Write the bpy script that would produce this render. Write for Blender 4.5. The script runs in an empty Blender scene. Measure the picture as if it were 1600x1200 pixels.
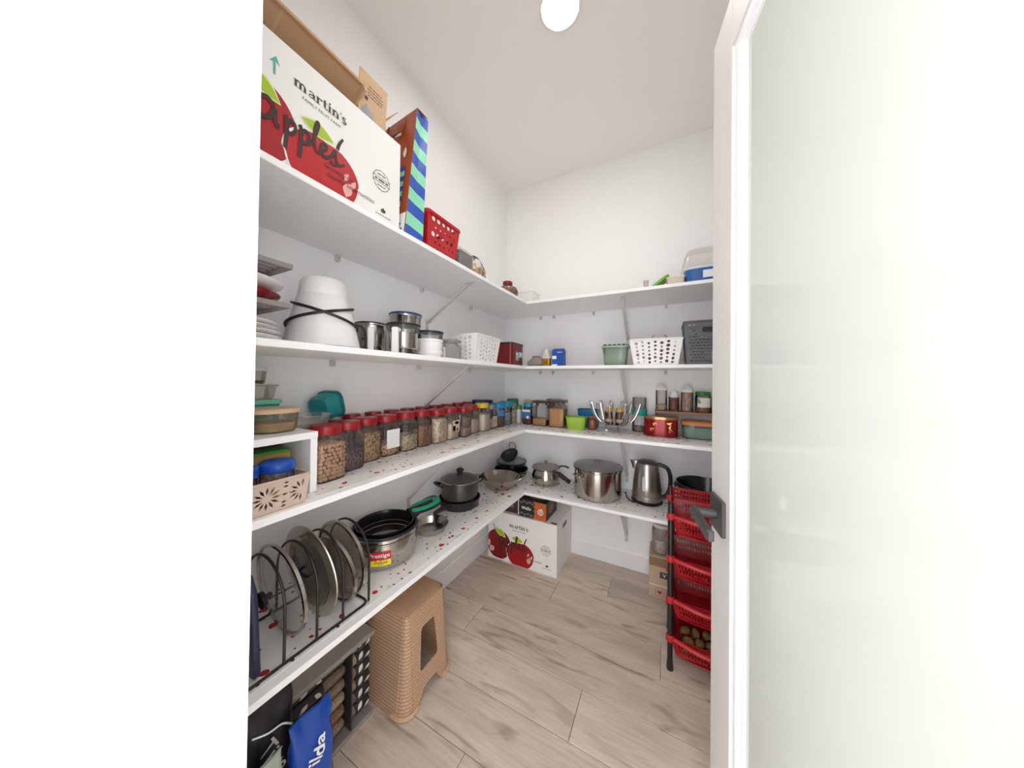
import bpy, math, random
from mathutils import Vector, Matrix, noise
random.seed(7)
S = bpy.context.scene
col = S.collection
PI = math.pi
# ------------------------------------------------------------------ camera
cam_d = bpy.data.cameras.new('camera'); cam = bpy.data.objects.new('camera', cam_d); col.objects.link(cam)
cam_d.sensor_fit = 'HORIZONTAL'; cam_d.sensor_width = 36; cam_d.lens = 36*460.42/1600
cam_d.shift_y = -12.25/1600; cam_d.clip_start = .01; cam_d.clip_end = 50
FW = Vector((-.46347564, .88604953, .0103226)); RT = Vector((.88608736, .46334989, .01249269)); UP = Vector((-.00628616, -.01493678, .99986868))
mw = Matrix.Identity(4)
for i in range(3): mw[i][0] = RT[i]; mw[i][1] = UP[i]; mw[i][2] = -FW[i]
mw[0][3], mw[1][3], mw[2][3] = 1.15497, 0, 1.22736
cam.matrix_world = mw; S.camera = cam
# ------------------------------------------------------------------ world, light, exposure
W = bpy.data.worlds.new('world'); S.world = W; W.use_nodes = True
bg = W.node_tree.nodes['Background']; bg.inputs[0].default_value = (.95, .975, 1, 1); bg.inputs[1].default_value = 3.6
CEIL_LIGHT = 82
S.view_settings.view_transform = 'Standard'; S.view_settings.look = 'None'; S.view_settings.gamma = 1
S.view_settings.use_curve_mapping = False; S.view_settings.exposure = 0.48
try:
    S.cycles.transparent_max_bounces = 24; S.cycles.max_bounces = 10; S.cycles.diffuse_bounces = 6
except Exception: pass

# ------------------------------------------------------------------ materials
def lin(c):
    if isinstance(c, str): c = [int(c[i:i+2], 16) for i in (0, 2, 4)]
    return tuple(((v/255)/12.92 if v/255 <= .04045 else ((v/255+.055)/1.055)**2.4) for v in c)+(1,)
MC = {}
def nt(name):
    m = bpy.data.materials.new(name); m.use_nodes = True
    t = m.node_tree; return m, t, t.nodes['Principled BSDF'], t.nodes, t.links
def mat(c, rough=.5, metal=0, spec=.5, trans=0, name=None):
    k = (str(c), rough, metal, spec, trans)
    if k in MC: return MC[k]
    m, t, p, n, l = nt(name or 'paint_%s' % c)
    p.inputs['Base Color'].default_value = lin(c); p.inputs['Roughness'].default_value = rough
    p.inputs['Metallic'].default_value = metal; p.inputs['Specular IOR Level'].default_value = spec
    # fine relief so that no surface is perfectly flat
    tc = n.new('ShaderNodeTexCoord'); nz = n.new('ShaderNodeTexNoise'); nz.inputs['Scale'].default_value = 90
    bp = n.new('ShaderNodeBump'); bp.inputs['Strength'].default_value = .02 if metal else .04; bp.inputs['Distance'].default_value = .002
    l.new(tc.outputs['Object'], nz.inputs['Vector']); l.new(nz.outputs['Fac'], bp.inputs['Height']); l.new(bp.outputs[0], p.inputs['Normal'])
    MC[k] = m; return m
def clear(c='ffffff', haze=.06, rough=.06, refl=1.0):
    k = ('clear', c, haze, rough, refl)
    if k in MC: return MC[k]
    m, t, p, n, l = nt('clear_%s' % c); n.remove(p); out = n['Material Output']
    tr = n.new('ShaderNodeBsdfTransparent'); tr.inputs[0].default_value = lin(c)
    df0 = n.new('ShaderNodeBsdfDiffuse'); df0.inputs[0].default_value = lin(c); tl = n.new('ShaderNodeBsdfTranslucent'); tl.inputs[0].default_value = lin(c)
    df = n.new('ShaderNodeMixShader'); df.inputs[0].default_value = .45; l.new(df0.outputs[0], df.inputs[1]); l.new(tl.outputs[0], df.inputs[2])
    gl = n.new('ShaderNodeBsdfGlossy'); gl.inputs['Roughness'].default_value = rough
    fr = n.new('ShaderNodeFresnel'); fr.inputs[0].default_value = 1.38
    mu = n.new('ShaderNodeMath'); mu.operation = 'MULTIPLY'; mu.inputs[1].default_value = refl
    a = n.new('ShaderNodeMixShader'); a.inputs[0].default_value = haze
    b = n.new('ShaderNodeMixShader')
    l.new(tr.outputs[0], a.inputs[1]); l.new(df.outputs[0], a.inputs[2])
    l.new(fr.outputs[0], mu.inputs[0]); l.new(mu.outputs[0], b.inputs[0])
    l.new(a.outputs[0], b.inputs[1]); l.new(gl.outputs[0], b.inputs[2]); l.new(b.outputs[0], out.inputs[0])
    MC[k] = m; return m
def grain(c1, c2, scale=220, rough=.8, kind='VORONOI', bump=.5, stretch=(1, 1, 1)):
    """food contents: mottled grains with relief"""
    k = ('grain', c1, c2, scale, kind, stretch)
    if k in MC: return MC[k]
    m, t, p, n, l = nt('grain_%s' % c1); p.inputs['Roughness'].default_value = rough
    tc = n.new('ShaderNodeTexCoord'); mp = n.new('ShaderNodeMapping'); mp.inputs['Scale'].default_value = stretch
    l.new(tc.outputs['Object'], mp.inputs[0])
    if kind == 'VORONOI':
        v = n.new('ShaderNodeTexVoronoi'); v.inputs['Scale'].default_value = scale; f = v.outputs['Distance']
    else:
        v = n.new('ShaderNodeTexNoise'); v.inputs['Scale'].default_value = scale; v.inputs['Detail'].default_value = 4; f = v.outputs['Fac']
    l.new(mp.outputs[0], v.inputs['Vector'])
    r = n.new('ShaderNodeValToRGB'); r.color_ramp.elements[0].position = .25; r.color_ramp.elements[1].position = .7
    r.color_ramp.elements[0].color = lin(c1); r.color_ramp.elements[1].color = lin(c2)
    l.new(f, r.inputs[0]); l.new(r.outputs[0], p.inputs['Base Color'])
    b = n.new('ShaderNodeBump'); b.inputs['Strength'].default_value = bump; b.inputs['Distance'].default_value = .003; b.invert = kind == 'VORONOI'
    l.new(f, b.inputs['Height']); l.new(b.outputs[0], p.inputs['Normal'])
    MC[k] = m; return m
def mth(n, l, op, a, b=None, c=None):
    x = n.new('ShaderNodeMath'); x.operation = op
    for i, q in enumerate((a, b, c)):
        if q is None: continue
        if hasattr(q, 'links') or hasattr(q, 'is_linked'): l.new(q, x.inputs[i])
        else: x.inputs[i].default_value = q
    return x.outputs[0]
def plank_mat():
    m, t, p, n, l = nt('oak_vinyl_plank')
    tc = n.new('ShaderNodeTexCoord'); oi = n.new('ShaderNodeObjectInfo')
    sc = n.new('ShaderNodeVectorMath'); sc.operation = 'SCALE'; sc.inputs['Scale'].default_value = 37
    cb = n.new('ShaderNodeCombineXYZ'); l.new(oi.outputs['Random'], cb.inputs[0]); l.new(oi.outputs['Random'], cb.inputs[1]); l.new(cb.outputs[0], sc.inputs[0])
    ad = n.new('ShaderNodeVectorMath'); l.new(tc.outputs['Object'], ad.inputs[0]); l.new(sc.outputs[0], ad.inputs[1])
    def nz(sx, sy, scale, det, dist=0):
        mp = n.new('ShaderNodeMapping'); mp.inputs['Scale'].default_value = (sx, sy, 1); l.new(ad.outputs[0], mp.inputs[0])
        z = n.new('ShaderNodeTexNoise'); z.inputs['Scale'].default_value = scale; z.inputs['Detail'].default_value = det; z.inputs['Distortion'].default_value = dist
        l.new(mp.outputs[0], z.inputs['Vector']); return z.outputs['Fac']
    fine = nz(1.5, 26, 4, 6, .6); broad = nz(1.1, 5, 2.2, 3, .9); knot = nz(1.6, 7, 2.0, 2, 1.4)
    r1 = n.new('ShaderNodeValToRGB'); e = r1.color_ramp.elements
    e[0].position = .30; e[0].color = lin('b9a797'); e[1].position = .72; e[1].color = lin('e0d1c1')
    mx = mth(n, l, 'ADD', mth(n, l, 'MULTIPLY', fine, .45), mth(n, l, 'MULTIPLY', broad, .55)); l.new(mx, r1.inputs[0])
    r2 = n.new('ShaderNodeValToRGB'); e = r2.color_ramp.elements; e[0].position = .57; e[0].color = (0, 0, 0, 1); e[1].position = .74; e[1].color = (1, 1, 1, 1)
    l.new(knot, r2.inputs[0])
    kf = mth(n, l, 'MULTIPLY', r2.outputs[0], mth(n, l, 'ADD', mth(n, l, 'MULTIPLY', fine, 1.1), .1))
    mix = n.new('ShaderNodeMixRGB'); mix.inputs[2].default_value = lin('82725f'); l.new(kf, mix.inputs[0]); l.new(r1.outputs[0], mix.inputs[1])
    hs = n.new('ShaderNodeHueSaturation'); l.new(mix.outputs[0], hs.inputs['Color'])
    l.new(mth(n, l, 'ADD', mth(n, l, 'MULTIPLY', oi.outputs['Random'], .16), .93), hs.inputs['Value'])
    l.new(hs.outputs[0], p.inputs['Base Color']); p.inputs['Roughness'].default_value = .42
    b = n.new('ShaderNodeBump'); b.inputs['Strength'].default_value = .12; b.inputs['Distance'].default_value = .002; l.new(fine, b.inputs['Height']); l.new(b.outputs[0], p.inputs['Normal'])
    return m
def liner_mat():
    """white shelf paper printed with scattered cherries and leaves"""
    m, t, p, n, l = nt('cherry_shelf_paper'); p.inputs['Roughness'].default_value = .3
    tc = n.new('ShaderNodeTexCoord')
    dn = n.new('ShaderNodeTexNoise'); dn.inputs['Scale'].default_value = 60; l.new(tc.outputs['Object'], dn.inputs['Vector'])
    vm = n.new('ShaderNodeVectorMath'); vm.operation = 'MULTIPLY_ADD'; vm.inputs[1].default_value = (.012, .012, 0)
    l.new(dn.outputs['Color'], vm.inputs[0]); l.new(tc.outputs['Object'], vm.inputs[2])
    fl = n.new('ShaderNodeMapping'); fl.inputs['Scale'].default_value = (1, 1, 0); l.new(vm.outputs[0], fl.inputs[0])
    def spots(scale, rmax, off, thr):
        mp = n.new('ShaderNodeMapping'); mp.inputs['Location'].default_value = (off, off*1.7, 0); l.new(fl.outputs[0], mp.inputs[0])
        v = n.new('ShaderNodeTexVoronoi'); v.voronoi_dimensions = '2D'; v.inputs['Scale'].default_value = scale; l.new(mp.outputs[0], v.inputs['Vector'])
        sp = n.new('ShaderNodeSeparateColor'); l.new(v.outputs['Color'], sp.inputs[0])
        rad = mth(n, l, 'MULTIPLY', mth(n, l, 'SUBTRACT', sp.outputs[0], thr), rmax)
        return mth(n, l, 'LESS_THAN', v.outputs['Distance'], rad), sp.outputs[1]
    a, ar = spots(21, .52, .3, .48); b, br = spots(38, .44, 1.9, .52); c, cr = spots(16, .40, 5.1, .62)
    c0 = n.new('ShaderNodeMixRGB'); c0.inputs[1].default_value = lin('efebe8'); c0.inputs[2].default_value = lin('b9dcb4'); l.new(c, c0.inputs[0])
    c1 = n.new('ShaderNodeMixRGB'); c1.inputs[2].default_value = lin('66262f'); l.new(b, c1.inputs[0]); l.new(c0.outputs[0], c1.inputs[1])
    c2 = n.new('ShaderNodeMixRGB'); c2.inputs[2].default_value = lin('b21d2b'); l.new(a, c2.inputs[0]); l.new(c1.outputs[0], c2.inputs[1])
    l.new(c2.outputs[0], p.inputs['Base Color']); return m
def weave_mat():
    m, t, p, n, l = nt('woven_tan_plastic'); p.inputs['Roughness'].default_value = .45
    tc = n.new('ShaderNodeTexCoord'); sp = n.new('ShaderNodeSeparateXYZ'); l.new(tc.outputs['Object'], sp.inputs[0])
    u = mth(n, l, 'ADD', sp.outputs[0], sp.outputs[1])
    zz = mth(n, l, 'MULTIPLY', sp.outputs[2], 82); row = mth(n, l, 'FLOOR', zz)
    uu = mth(n, l, 'ADD', mth(n, l, 'MULTIPLY', u, 50), mth(n, l, 'MULTIPLY', row, .5))
    fz = mth(n, l, 'FRACT', zz); fu = mth(n, l, 'FRACT', uu)
    hz = mth(n, l, 'ABSOLUTE', mth(n, l, 'SUBTRACT', fz, .5)); hu = mth(n, l, 'ABSOLUTE', mth(n, l, 'SUBTRACT', fu, .5))
    slit = mth(n, l, 'MULTIPLY', mth(n, l, 'GREATER_THAN', hz, .36), mth(n, l, 'LESS_THAN', hu, .30))
    mx = n.new('ShaderNodeMixRGB'); mx.inputs[1].default_value = lin('c4a083'); mx.inputs[2].default_value = lin('7d5f45'); l.new(slit, mx.inputs[0])
    l.new(mx.outputs[0], p.inputs['Base Color'])
    hgt = mth(n, l, 'ADD', mth(n, l, 'MULTIPLY', hz, -1.0), mth(n, l, 'MULTIPLY', hu, -.7))
    b = n.new('ShaderNodeBump'); b.inputs['Strength'].default_value = .6; b.inputs['Distance'].default_value = .003; l.new(hgt, b.inputs['Height']); l.new(b.outputs[0], p.inputs['Normal'])
    return m
def stripe_mat(c1, c2, freq, ang):
    m, t, p, n, l = nt('striped_paper'); p.inputs['Roughness'].default_value = .25
    tc = n.new('ShaderNodeTexCoord'); sp = n.new('ShaderNodeSeparateXYZ'); l.new(tc.outputs['Object'], sp.inputs[0])
    yy = mth(n, l, 'MULTIPLY', sp.outputs[1], ang)
    yy2 = mth(n, l, 'MULTIPLY', mth(n, l, 'MULTIPLY', sp.outputs[1], sp.outputs[1]), 3.0)
    a = mth(n, l, 'FRACT', mth(n, l, 'MULTIPLY', mth(n, l, 'ADD', sp.outputs[2], mth(n, l, 'ADD', yy, yy2)), freq))
    mx = n.new('ShaderNodeMixRGB'); mx.inputs[1].default_value = lin(c1); mx.inputs[2].default_value = lin(c2)
    l.new(mth(n, l, 'GREATER_THAN', a, .5), mx.inputs[0]); l.new(mx.outputs[0], p.inputs['Base Color']); return m
def emit(c, s):
    m, t, p, n, l = nt('lamp_diffuser'); p.inputs['Emission Color'].default_value = lin(c); p.inputs['Emission Strength'].default_value = s
    p.inputs['Base Color'].default_value = lin(c); return m

M_WALL = mat('f4f3f2', .75, name='wall_paint'); M_CEIL = mat('f0ece8', .85, name='ceiling_paint')
M_SHELF = mat('f6f5f4', .4, name='white_melamine'); M_DOOR = mat('d8d3cf', .4, name='door_paint'); M_TRIM = mat('f0eff0', .35, name='trim_paint')
M_METW = mat('cfccca', .4, name='white_metal')
M_STEEL = mat('b9b3ac', .16, 1); M_STEEL2 = mat('aca297', .18, 1); M_CHROME = mat('d0cecb', .08, 1); M_DARKST = mat('6b6660', .3, 1)
M_BLACK = mat('1b1a1b', .4); M_BLACKG = mat('141414', .22); M_CHAR = mat('3d3a39', .38, .3)
M_RED = mat('8c1218', .35); M_RED2 = mat('b81f26', .38); M_RLID = mat('9a171d', .35); M_WHITE = mat('eeebe9', .35); M_WHITEP = mat('efeeec', .6); M_PRINT = mat('4c453f', .7)
M_KRAFT = mat('d0a680', .8); M_KRAFT2 = mat('d6b490', .8); M_GREY = mat('7b7976', .45); M_TEAL = mat('1f8589', .4); M_BLUE = mat('1d4fae', .35)
G_CLEAR = clear(); G_JAR = clear('f8f3f1', .07, .10); G_GLASS = clear('f4f8f5', .03, .03, 1.3); G_FROST = clear('f3f1ef', .3, .2, .6); G_SMOKE = clear('f0edea', .16, .05, 1.0)

# ------------------------------------------------------------------ mesh helpers
def sgn(v): return (v > 0)-(v < 0)
class MB:
    def __init__(s): s.v = []; s.f = []
    def add(s, vs, fs, M=None):
        o = len(s.v)
        s.v += [tuple(M @ Vector(p)) if M else tuple(p) for p in vs]; s.f += [tuple(i+o for i in f) for f in fs]; return s
    def box(s, x0, x1, y0, y1, z0, z1, M=None):
        return s.add([(x0,y0,z0),(x1,y0,z0),(x1,y1,z0),(x0,y1,z0),(x0,y0,z1),(x1,y0,z1),(x1,y1,z1),(x0,y1,z1)],
                     [(0,3,2,1),(4,5,6,7),(0,1,5,4),(1,2,6,5),(2,3,7,6),(3,0,4,7)], M)
    def bbox(s, x0, x1, y0, y1, z0, z1, b=.002, M=None):
        """box with chamfered edges"""
        cx, cy = (x0+x1)/2, (y0+y1)/2; hx, hy = (x1-x0)/2, (y1-y0)/2
        def ring(i, z): 
            a, c = hx-i, hy-i; k = max(b-i*0, .0001)
            return [(cx-a+k, cy-c, z), (cx+a-k, cy-c, z), (cx+a, cy-c+k, z), (cx+a, cy+c-k, z), (cx+a-k, cy+c, z), (cx-a+k, cy+c, z), (cx-a, cy+c-k, z), (cx-a, cy-c+k, z)]
        vs = ring(b, z0)+ring(0, z0+b)+ring(0, z1-b)+ring(b, z1); fs = [tuple(range(7, -1, -1)), tuple(range(24, 32))]
        for j in range(3):
            for i in range(8): fs.append((j*8+i, j*8+(i+1) % 8, (j+1)*8+(i+1) % 8, (j+1)*8+i))
        return s.add(vs, fs, M)
    def loft(s, lev, seg=32, cap0=True, cap1=True, M=None):
        vs = []; fs = []
        for L in lev:
            z, hx, hy = L[0], L[1], L[2]; e = L[3] if len(L) > 3 else 2; cx = L[4] if len(L) > 4 else 0; cy = L[5] if len(L) > 5 else 0
            for i in range(seg):
                a = 2*PI*(i+.5)/seg; c, q = math.cos(a), math.sin(a)
                vs.append((cx+hx*sgn(c)*abs(c)**(2/e), cy+hy*sgn(q)*abs(q)**(2/e), z))
        for j in range(len(lev)-1):
            for i in range(seg):
                fs.append((j*seg+i, j*seg+(i+1) % seg, (j+1)*seg+(i+1) % seg, (j+1)*seg+i))
        if cap0: fs.append(tuple(range(seg-1, -1, -1)))
        if cap1: o = (len(lev)-1)*seg; fs.append(tuple(range(o, o+seg)))
        return s.add(vs, fs, M)
    def lathe(s, prof, seg=32, cap0=True, cap1=True, M=None):
        return s.loft([(z, max(r, .0003), max(r, .0003), 2) for r, z in prof], seg, cap0, cap1, M)
    def tube(s, pts, r, seg=8, closed=False, M=None):
        P = [Vector(p) for p in pts]; n = len(P); vs = []; fs = []
        def tan(i):
            a = P[(i-1) % n] if closed or i > 0 else P[0]; b = P[(i+1) % n] if closed or i < n-1 else P[-1]
            return (b-a).normalized()
        t0 = tan(0); u = t0.orthogonal().normalized()
        for i in range(n):
            t = tan(i); u = (u-t*u.dot(t)); u = u.normalized() if u.length > 1e-6 else t.orthogonal().normalized(); w = t.cross(u)
            rr = r[i] if isinstance(r, (list, tuple)) else r
            for k in range(seg):
                a = 2*PI*k/seg; vs.append(tuple(P[i]+u*math.cos(a)*rr+w*math.sin(a)*rr))
        m = n if closed else n-1
        for i in range(m):
            for k in range(seg):
                a, b = i*seg, ((i+1) % n)*seg; fs.append((a+k, a+(k+1) % seg, b+(k+1) % seg, b+k))
        if not closed: fs.append(tuple(range(seg-1, -1, -1))); fs.append(tuple(range((n-1)*seg, n*seg)))
        return s.add(vs, fs, M)
    def prism(s, poly, h, M=None):
        n = len(poly); vs = [(x, y, 0) for x, y in poly]+[(x, y, h) for x, y in poly]
        return s.add(vs, [tuple(range(n-1, -1, -1)), tuple(range(n, 2*n))]+[(i, (i+1) % n, n+(i+1) % n, n+i) for i in range(n)], M)
    def ball(s, c, rx, ry, rz, seg=12, rings=7, jit=0, M=None):
        lev = []
        for j in range(rings+1):
            a = -PI/2+PI*j/rings; k = max(math.cos(a), .02); lev.append((c[2]+rz*math.sin(a), rx*k, ry*k, 2, c[0], c[1]))
        return s.loft(lev, seg, True, True, M)
    def obj(s, name, m, parent=None, loc=None, rot=None, label=None, kind=None, smooth=35):
        me = bpy.data.meshes.new(name); me.from_pydata(s.v, [], s.f); me.update()
        me.materials.append(m)
        if smooth:
            for p in me.polygons: p.use_smooth = True
            me.set_sharp_from_angle(angle=math.radians(smooth))
        return link(name, me, parent, loc, rot, label, kind)
def link(name, me, parent=None, loc=None, rot=None, label=None, kind=None):
    o = bpy.data.objects.new(name, me); col.objects.link(o)
    if parent: o.parent = parent
    if loc: o.location = loc
    if rot: o.rotation_euler = rot
    if label: o['label'] = label
    if kind: o['kind'] = kind
    return o
def tag(o, label, cat, group=None):
    o['label'] = label; o['category'] = cat
    if group: o['group'] = group
    return o
def thing(name, label, cat, loc=(0, 0, 0), rz=0, group=None, rot=None):
    o = bpy.data.objects.new(name, None); col.objects.link(o); o.empty_display_size = .02
    o.location = loc; o.rotation_euler = rot or (0, 0, rz); return tag(o, label, cat, group)
def struct(o): o['kind'] = 'structure'; return o
def T(x, y, z): return Matrix.Translation((x, y, z))
def RX(a): return Matrix.Rotation(math.radians(a), 4, 'X')
def RY(a): return Matrix.Rotation(math.radians(a), 4, 'Y')
def RZ(a): return Matrix.Rotation(math.radians(a), 4, 'Z')
def circ(cx, cy, r, n=12, ry=None): return [(cx+r*math.cos(2*PI*i/n), cy+(ry or r)*math.sin(2*PI*i/n)) for i in range(n)]
def rrect(x0, x1, y0, y1, r, n=4):
    out = []
    for cx, cy, a in ((x1-r, y1-r, 0), (x0+r, y1-r, 90), (x0+r, y0+r, 180), (x1-r, y0+r, 270)):
        for i in range(n+1): t = math.radians(a+90*i/n); out.append((cx+r*math.cos(t), cy+r*math.sin(t)))
    return out
def arc3(c, r, a0, a1, n, ax='xz'):
    out = []
    for i in range(n+1):
        a = math.radians(a0+(a1-a0)*i/n); u, v = r*math.cos(a), r*math.sin(a)
        out.append({'xz': (c[0]+u, c[1], c[2]+v), 'yz': (c[0], c[1]+u, c[2]+v), 'xy': (c[0]+u, c[1]+v, c[2])}[ax])
    return out
def smooth_pts(pts, n=5):
    out = []; P = [Vector(p) for p in pts]
    for i in range(len(P)-1):
        p0 = P[max(i-1, 0)]; p1 = P[i]; p2 = P[i+1]; p3 = P[min(i+2, len(P)-1)]
        for k in range(n):
            t = k/n; out.append(.5*((2*p1)+(p2-p0)*t+(2*p0-5*p1+4*p2-p3)*t*t+(3*p1-p0-3*p2+p3)*t**3))
    out.append(P[-1]); return out
def curve_mesh(c):
    o = bpy.data.objects.new('t', c); col.objects.link(o)
    dg = bpy.context.evaluated_depsgraph_get(); me = bpy.data.meshes.new_from_object(o.evaluated_get(dg))
    vs = [tuple(v.co) for v in me.vertices]; fs = [tuple(p.vertices) for p in me.polygons]
    bpy.data.objects.remove(o); bpy.data.meshes.remove(me); bpy.data.curves.remove(c); return vs, fs
def holed(outer, holes, thick):
    """flat panel with real holes: vertices (u, v, n)"""
    c = bpy.data.curves.new('p', 'CURVE'); c.dimensions = '2D'; c.fill_mode = 'BOTH'; c.extrude = thick/2
    for poly in [outer]+holes:
        sp = c.splines.new('POLY'); sp.points.add(len(poly)-1); sp.use_cyclic_u = True
        for i, q in enumerate(poly): sp.points[i].co = (q[0], q[1], 0, 1)
    return curve_mesh(c)
def txt(body, width=None, size=1, shear=0, bold=0, height=None):
    c = bpy.data.curves.new('t', 'FONT'); c.body = body; c.size = size; c.shear = shear; c.offset = bold; c.align_x = 'CENTER'; c.align_y = 'CENTER'; c.resolution_u = 2
    vs, fs = curve_mesh(c)
    if not vs: return [], []
    x0, x1 = min(v[0] for v in vs), max(v[0] for v in vs); y0, y1 = min(v[1] for v in vs), max(v[1] for v in vs)
    k = width/(x1-x0) if width else 1; ky = height/(y1-y0) if height else k
    return [((v[0]-(x0+x1)/2)*k, (v[1]-(y0+y1)/2)*ky) for v in vs], fs
def ribbon(pts, w, sm=5):
    P = [Vector(p[:2]).to_3d() for p in pts]; P = smooth_pts(P, sm) if sm and len(P) > 2 else P; vs = []; fs = []; n = len(P)
    for i in range(n):
        t = (P[min(i+1, n-1)]-P[max(i-1, 0)]).normalized(); q = Vector((-t.y, t.x, 0))
        ww = (w[0]+(w[1]-w[0])*i/(n-1)) if isinstance(w, tuple) else w
        vs += [tuple((P[i]+q*ww/2)[:2]), tuple((P[i]-q*ww/2)[:2])]
    fs = [(2*i, 2*i+1, 2*i+3, 2*i+2) for i in range(n-1)]; return vs, fs
def leafq(u0, v0, u1, v1, b):
    d = Vector((u1-u0, v1-v0)); q = Vector((-d.y, d.x)); vs = []
    for i in range(9):
        p = Vector((u0, v0))+d*i/8; w = b*math.sin(PI*i/8); vs += [tuple(p+q*w), tuple(p+q*w*.33), tuple(p-q*w*.33), tuple(p-q*w)]
    return vs, [(i*4+k, i*4+k+1, i*4+5+k, i*4+4+k) for i in range(8) for k in range(3)]
def poly(p): return list(p), [tuple(range(len(p)))]
def sh(shape, du=0, dv=0, k=1, rot=0):
    c, s_ = math.cos(math.radians(rot)), math.sin(math.radians(rot))
    return [(du+k*(x*c-y*s_), dv+k*(x*s_+y*c)) for x, y in shape[0]], shape[1]
def plane(O, U, V):
    O, U, V = Vector(O), Vector(U), Vector(V); N = U.cross(V)
    return lambda u, v, n: O+U*u+V*v+N*n
def cyl(cx, cy, z, r, a0, sl=0):
    """wrap onto a cylinder, a0 in degrees faces outwards; sl = change of r per metre of height"""
    def f(u, v, n):
        a = math.radians(a0)+u/r; q = r+n+sl*v; return Vector((cx+q*math.cos(a), cy+q*math.sin(a), z+v))
    return f
def decal(name, m, shapes, fr, parent, n=.0006, label=None):
    b = MB()
    for i, (vs, fs) in enumerate(shapes): b.add([fr(v[0], v[1], n+i*4e-5+k*(2e-6 if len(fs) > 1 else 0)) for k, v in enumerate(vs)], fs)
    return b.obj(name, m, parent, label=label, smooth=0)
def grid_patch(u0, u1, v0, v1, k=8):
    vs = []; fs = []
    for i in range(k+1):
        u = u0+(u1-u0)*i/k; vs += [(u, v0), (u, v1)]
    return vs, [(2*i, 2*i+2, 2*i+3, 2*i+1) for i in range(k)]
def copy_tree(o, parent=None, loc=None, rz=None, label=None, group=None):
    c = o.copy(); col.objects.link(c); c.parent = parent
    if loc: c.location = loc
    if rz is not None: c.rotation_euler[2] = rz
    if label: c['label'] = label
    if group: c['group'] = group
    for ch in list(o.children): copy_tree(ch, c)
    return c

# ------------------------------------------------------------------ room shell
L = 2.087; H = 2.74; XR = 1.76; YF = .15; YO = .03
def wall(name, *b):
    m = MB()
    for q in b: m.box(*q)
    return struct(m.obj(name, M_WALL, smooth=0))
wall('wall_left', (-.12, 0, YF, L, 0, H))
wall('wall_back', (-.12, XR+.12, L, L+.12, 0, H))
wall('wall_right', (XR, XR+.12, YF, L, 0, H))
JX = .7598; HX = 1.372           # doorway jambs
wall('wall_front', (-1.2, JX-.018, YO, YF, 0, H), (HX+.018, XR+1.2, YO, YF, 0, H), (JX-.018, HX+.018, YO, YF, 2.058, H))
struct(MB().box(-.12, XR+.12, YF, L+.12, H, H+.1).obj('ceiling', M_CEIL, smooth=0))
j = MB(); j.box(JX-.018, JX, YO-.004, YF+.004, 0, 2.058); j.box(HX, HX+.018, YO-.004, YF+.004, 0, 2.058); j.box(JX, HX, YO-.004, YF+.004, 2.04, 2.058)
struct(j.obj('trim_1', M_TRIM, smooth=0))
j = MB(); j.bbox(JX-.085, JX-.006, YO-.016, YO, 0, 2.12, .004); j.bbox(HX+.006, HX+.085, YO-.016, YO, 0, 2.12, .004); j.bbox(JX-.006, HX+.006, YO-.016, YO, 2.046, 2.12, .004)
struct(j.obj('trim_2', M_TRIM, smooth=0))
def base(name, x0, x1, y0, y1, axis):
    m = MB(); m.box(x0, x1, y0, y1, 0, .1); 
    if axis == 'y': m.add([(x0,y0,.1),(x1,y0,.1),(x1,y1,.1),(x0,y1,.1),(x0,y1-.006,.112),(x1,y1-.006,.112),(x1,y1,.112),(x0,y1,.112)], [(0,1,5,4),(1,2,6,5),(3,0,4,7),(4,5,6,7),(2,3,7,6)])
    else: m.add([(x0,y0,.1),(x1,y0,.1),(x1,y1,.1),(x0,y1,.1),(x0,y0,.112),(x0+.006,y0,.112),(x0+.006,y1,.112),(x0,y1,.112)], [(0,1,5,4),(1,2,6,5),(2,3,7,6),(3,0,4,7),(4,5,6,7)])
    return struct(m.obj(name, M_TRIM, smooth=0))
base('baseboard_back', .013, XR, L-.013, L, 'y'); base('baseboard_left', 0, .013, YF, L-.0, 'x')
# floor: a sub-floor and vinyl planks, each a piece
fl = struct(MB().box(-.12, XR+.12, -.6, L, -.06, -.004).obj('floor', mat('8d7f72', .7), smooth=0))
M_PLANK = plank_mat()
PW = .1885
for r in range(-5, 9):
    y0 = .8035+PW*(r-2); y1 = y0+PW
    jx = {-5: .4, -4: 1.0, -3: .3, -2: .9, -1: .75, 0: .2, 1: .578, 2: 1.35, 3: .868, 4: .285, 5: 1.141, 6: .585, 7: .865, 8: .42}[r]     # joints read from the seams in the room
    xs = sorted([x for x in (jx-2.44, jx-1.22, jx, jx+1.22) if -.1 < x < XR]); xs = [0.0]+[x for x in xs if x > 0.02]+[XR]
    for a, b in zip(xs, xs[1:]):
        yy1 = min(y1, L)
        if yy1-y0 < .01: continue
        g = .0020; w, d = b-a-g, yy1-y0-g
        pk = MB().bbox(-w/2, w/2, -d/2, d/2, -.004, 0, .0009).obj('plank', M_PLANK, fl, loc=((a+b)/2, (y0+yy1)/2, 0), smooth=0)

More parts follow.
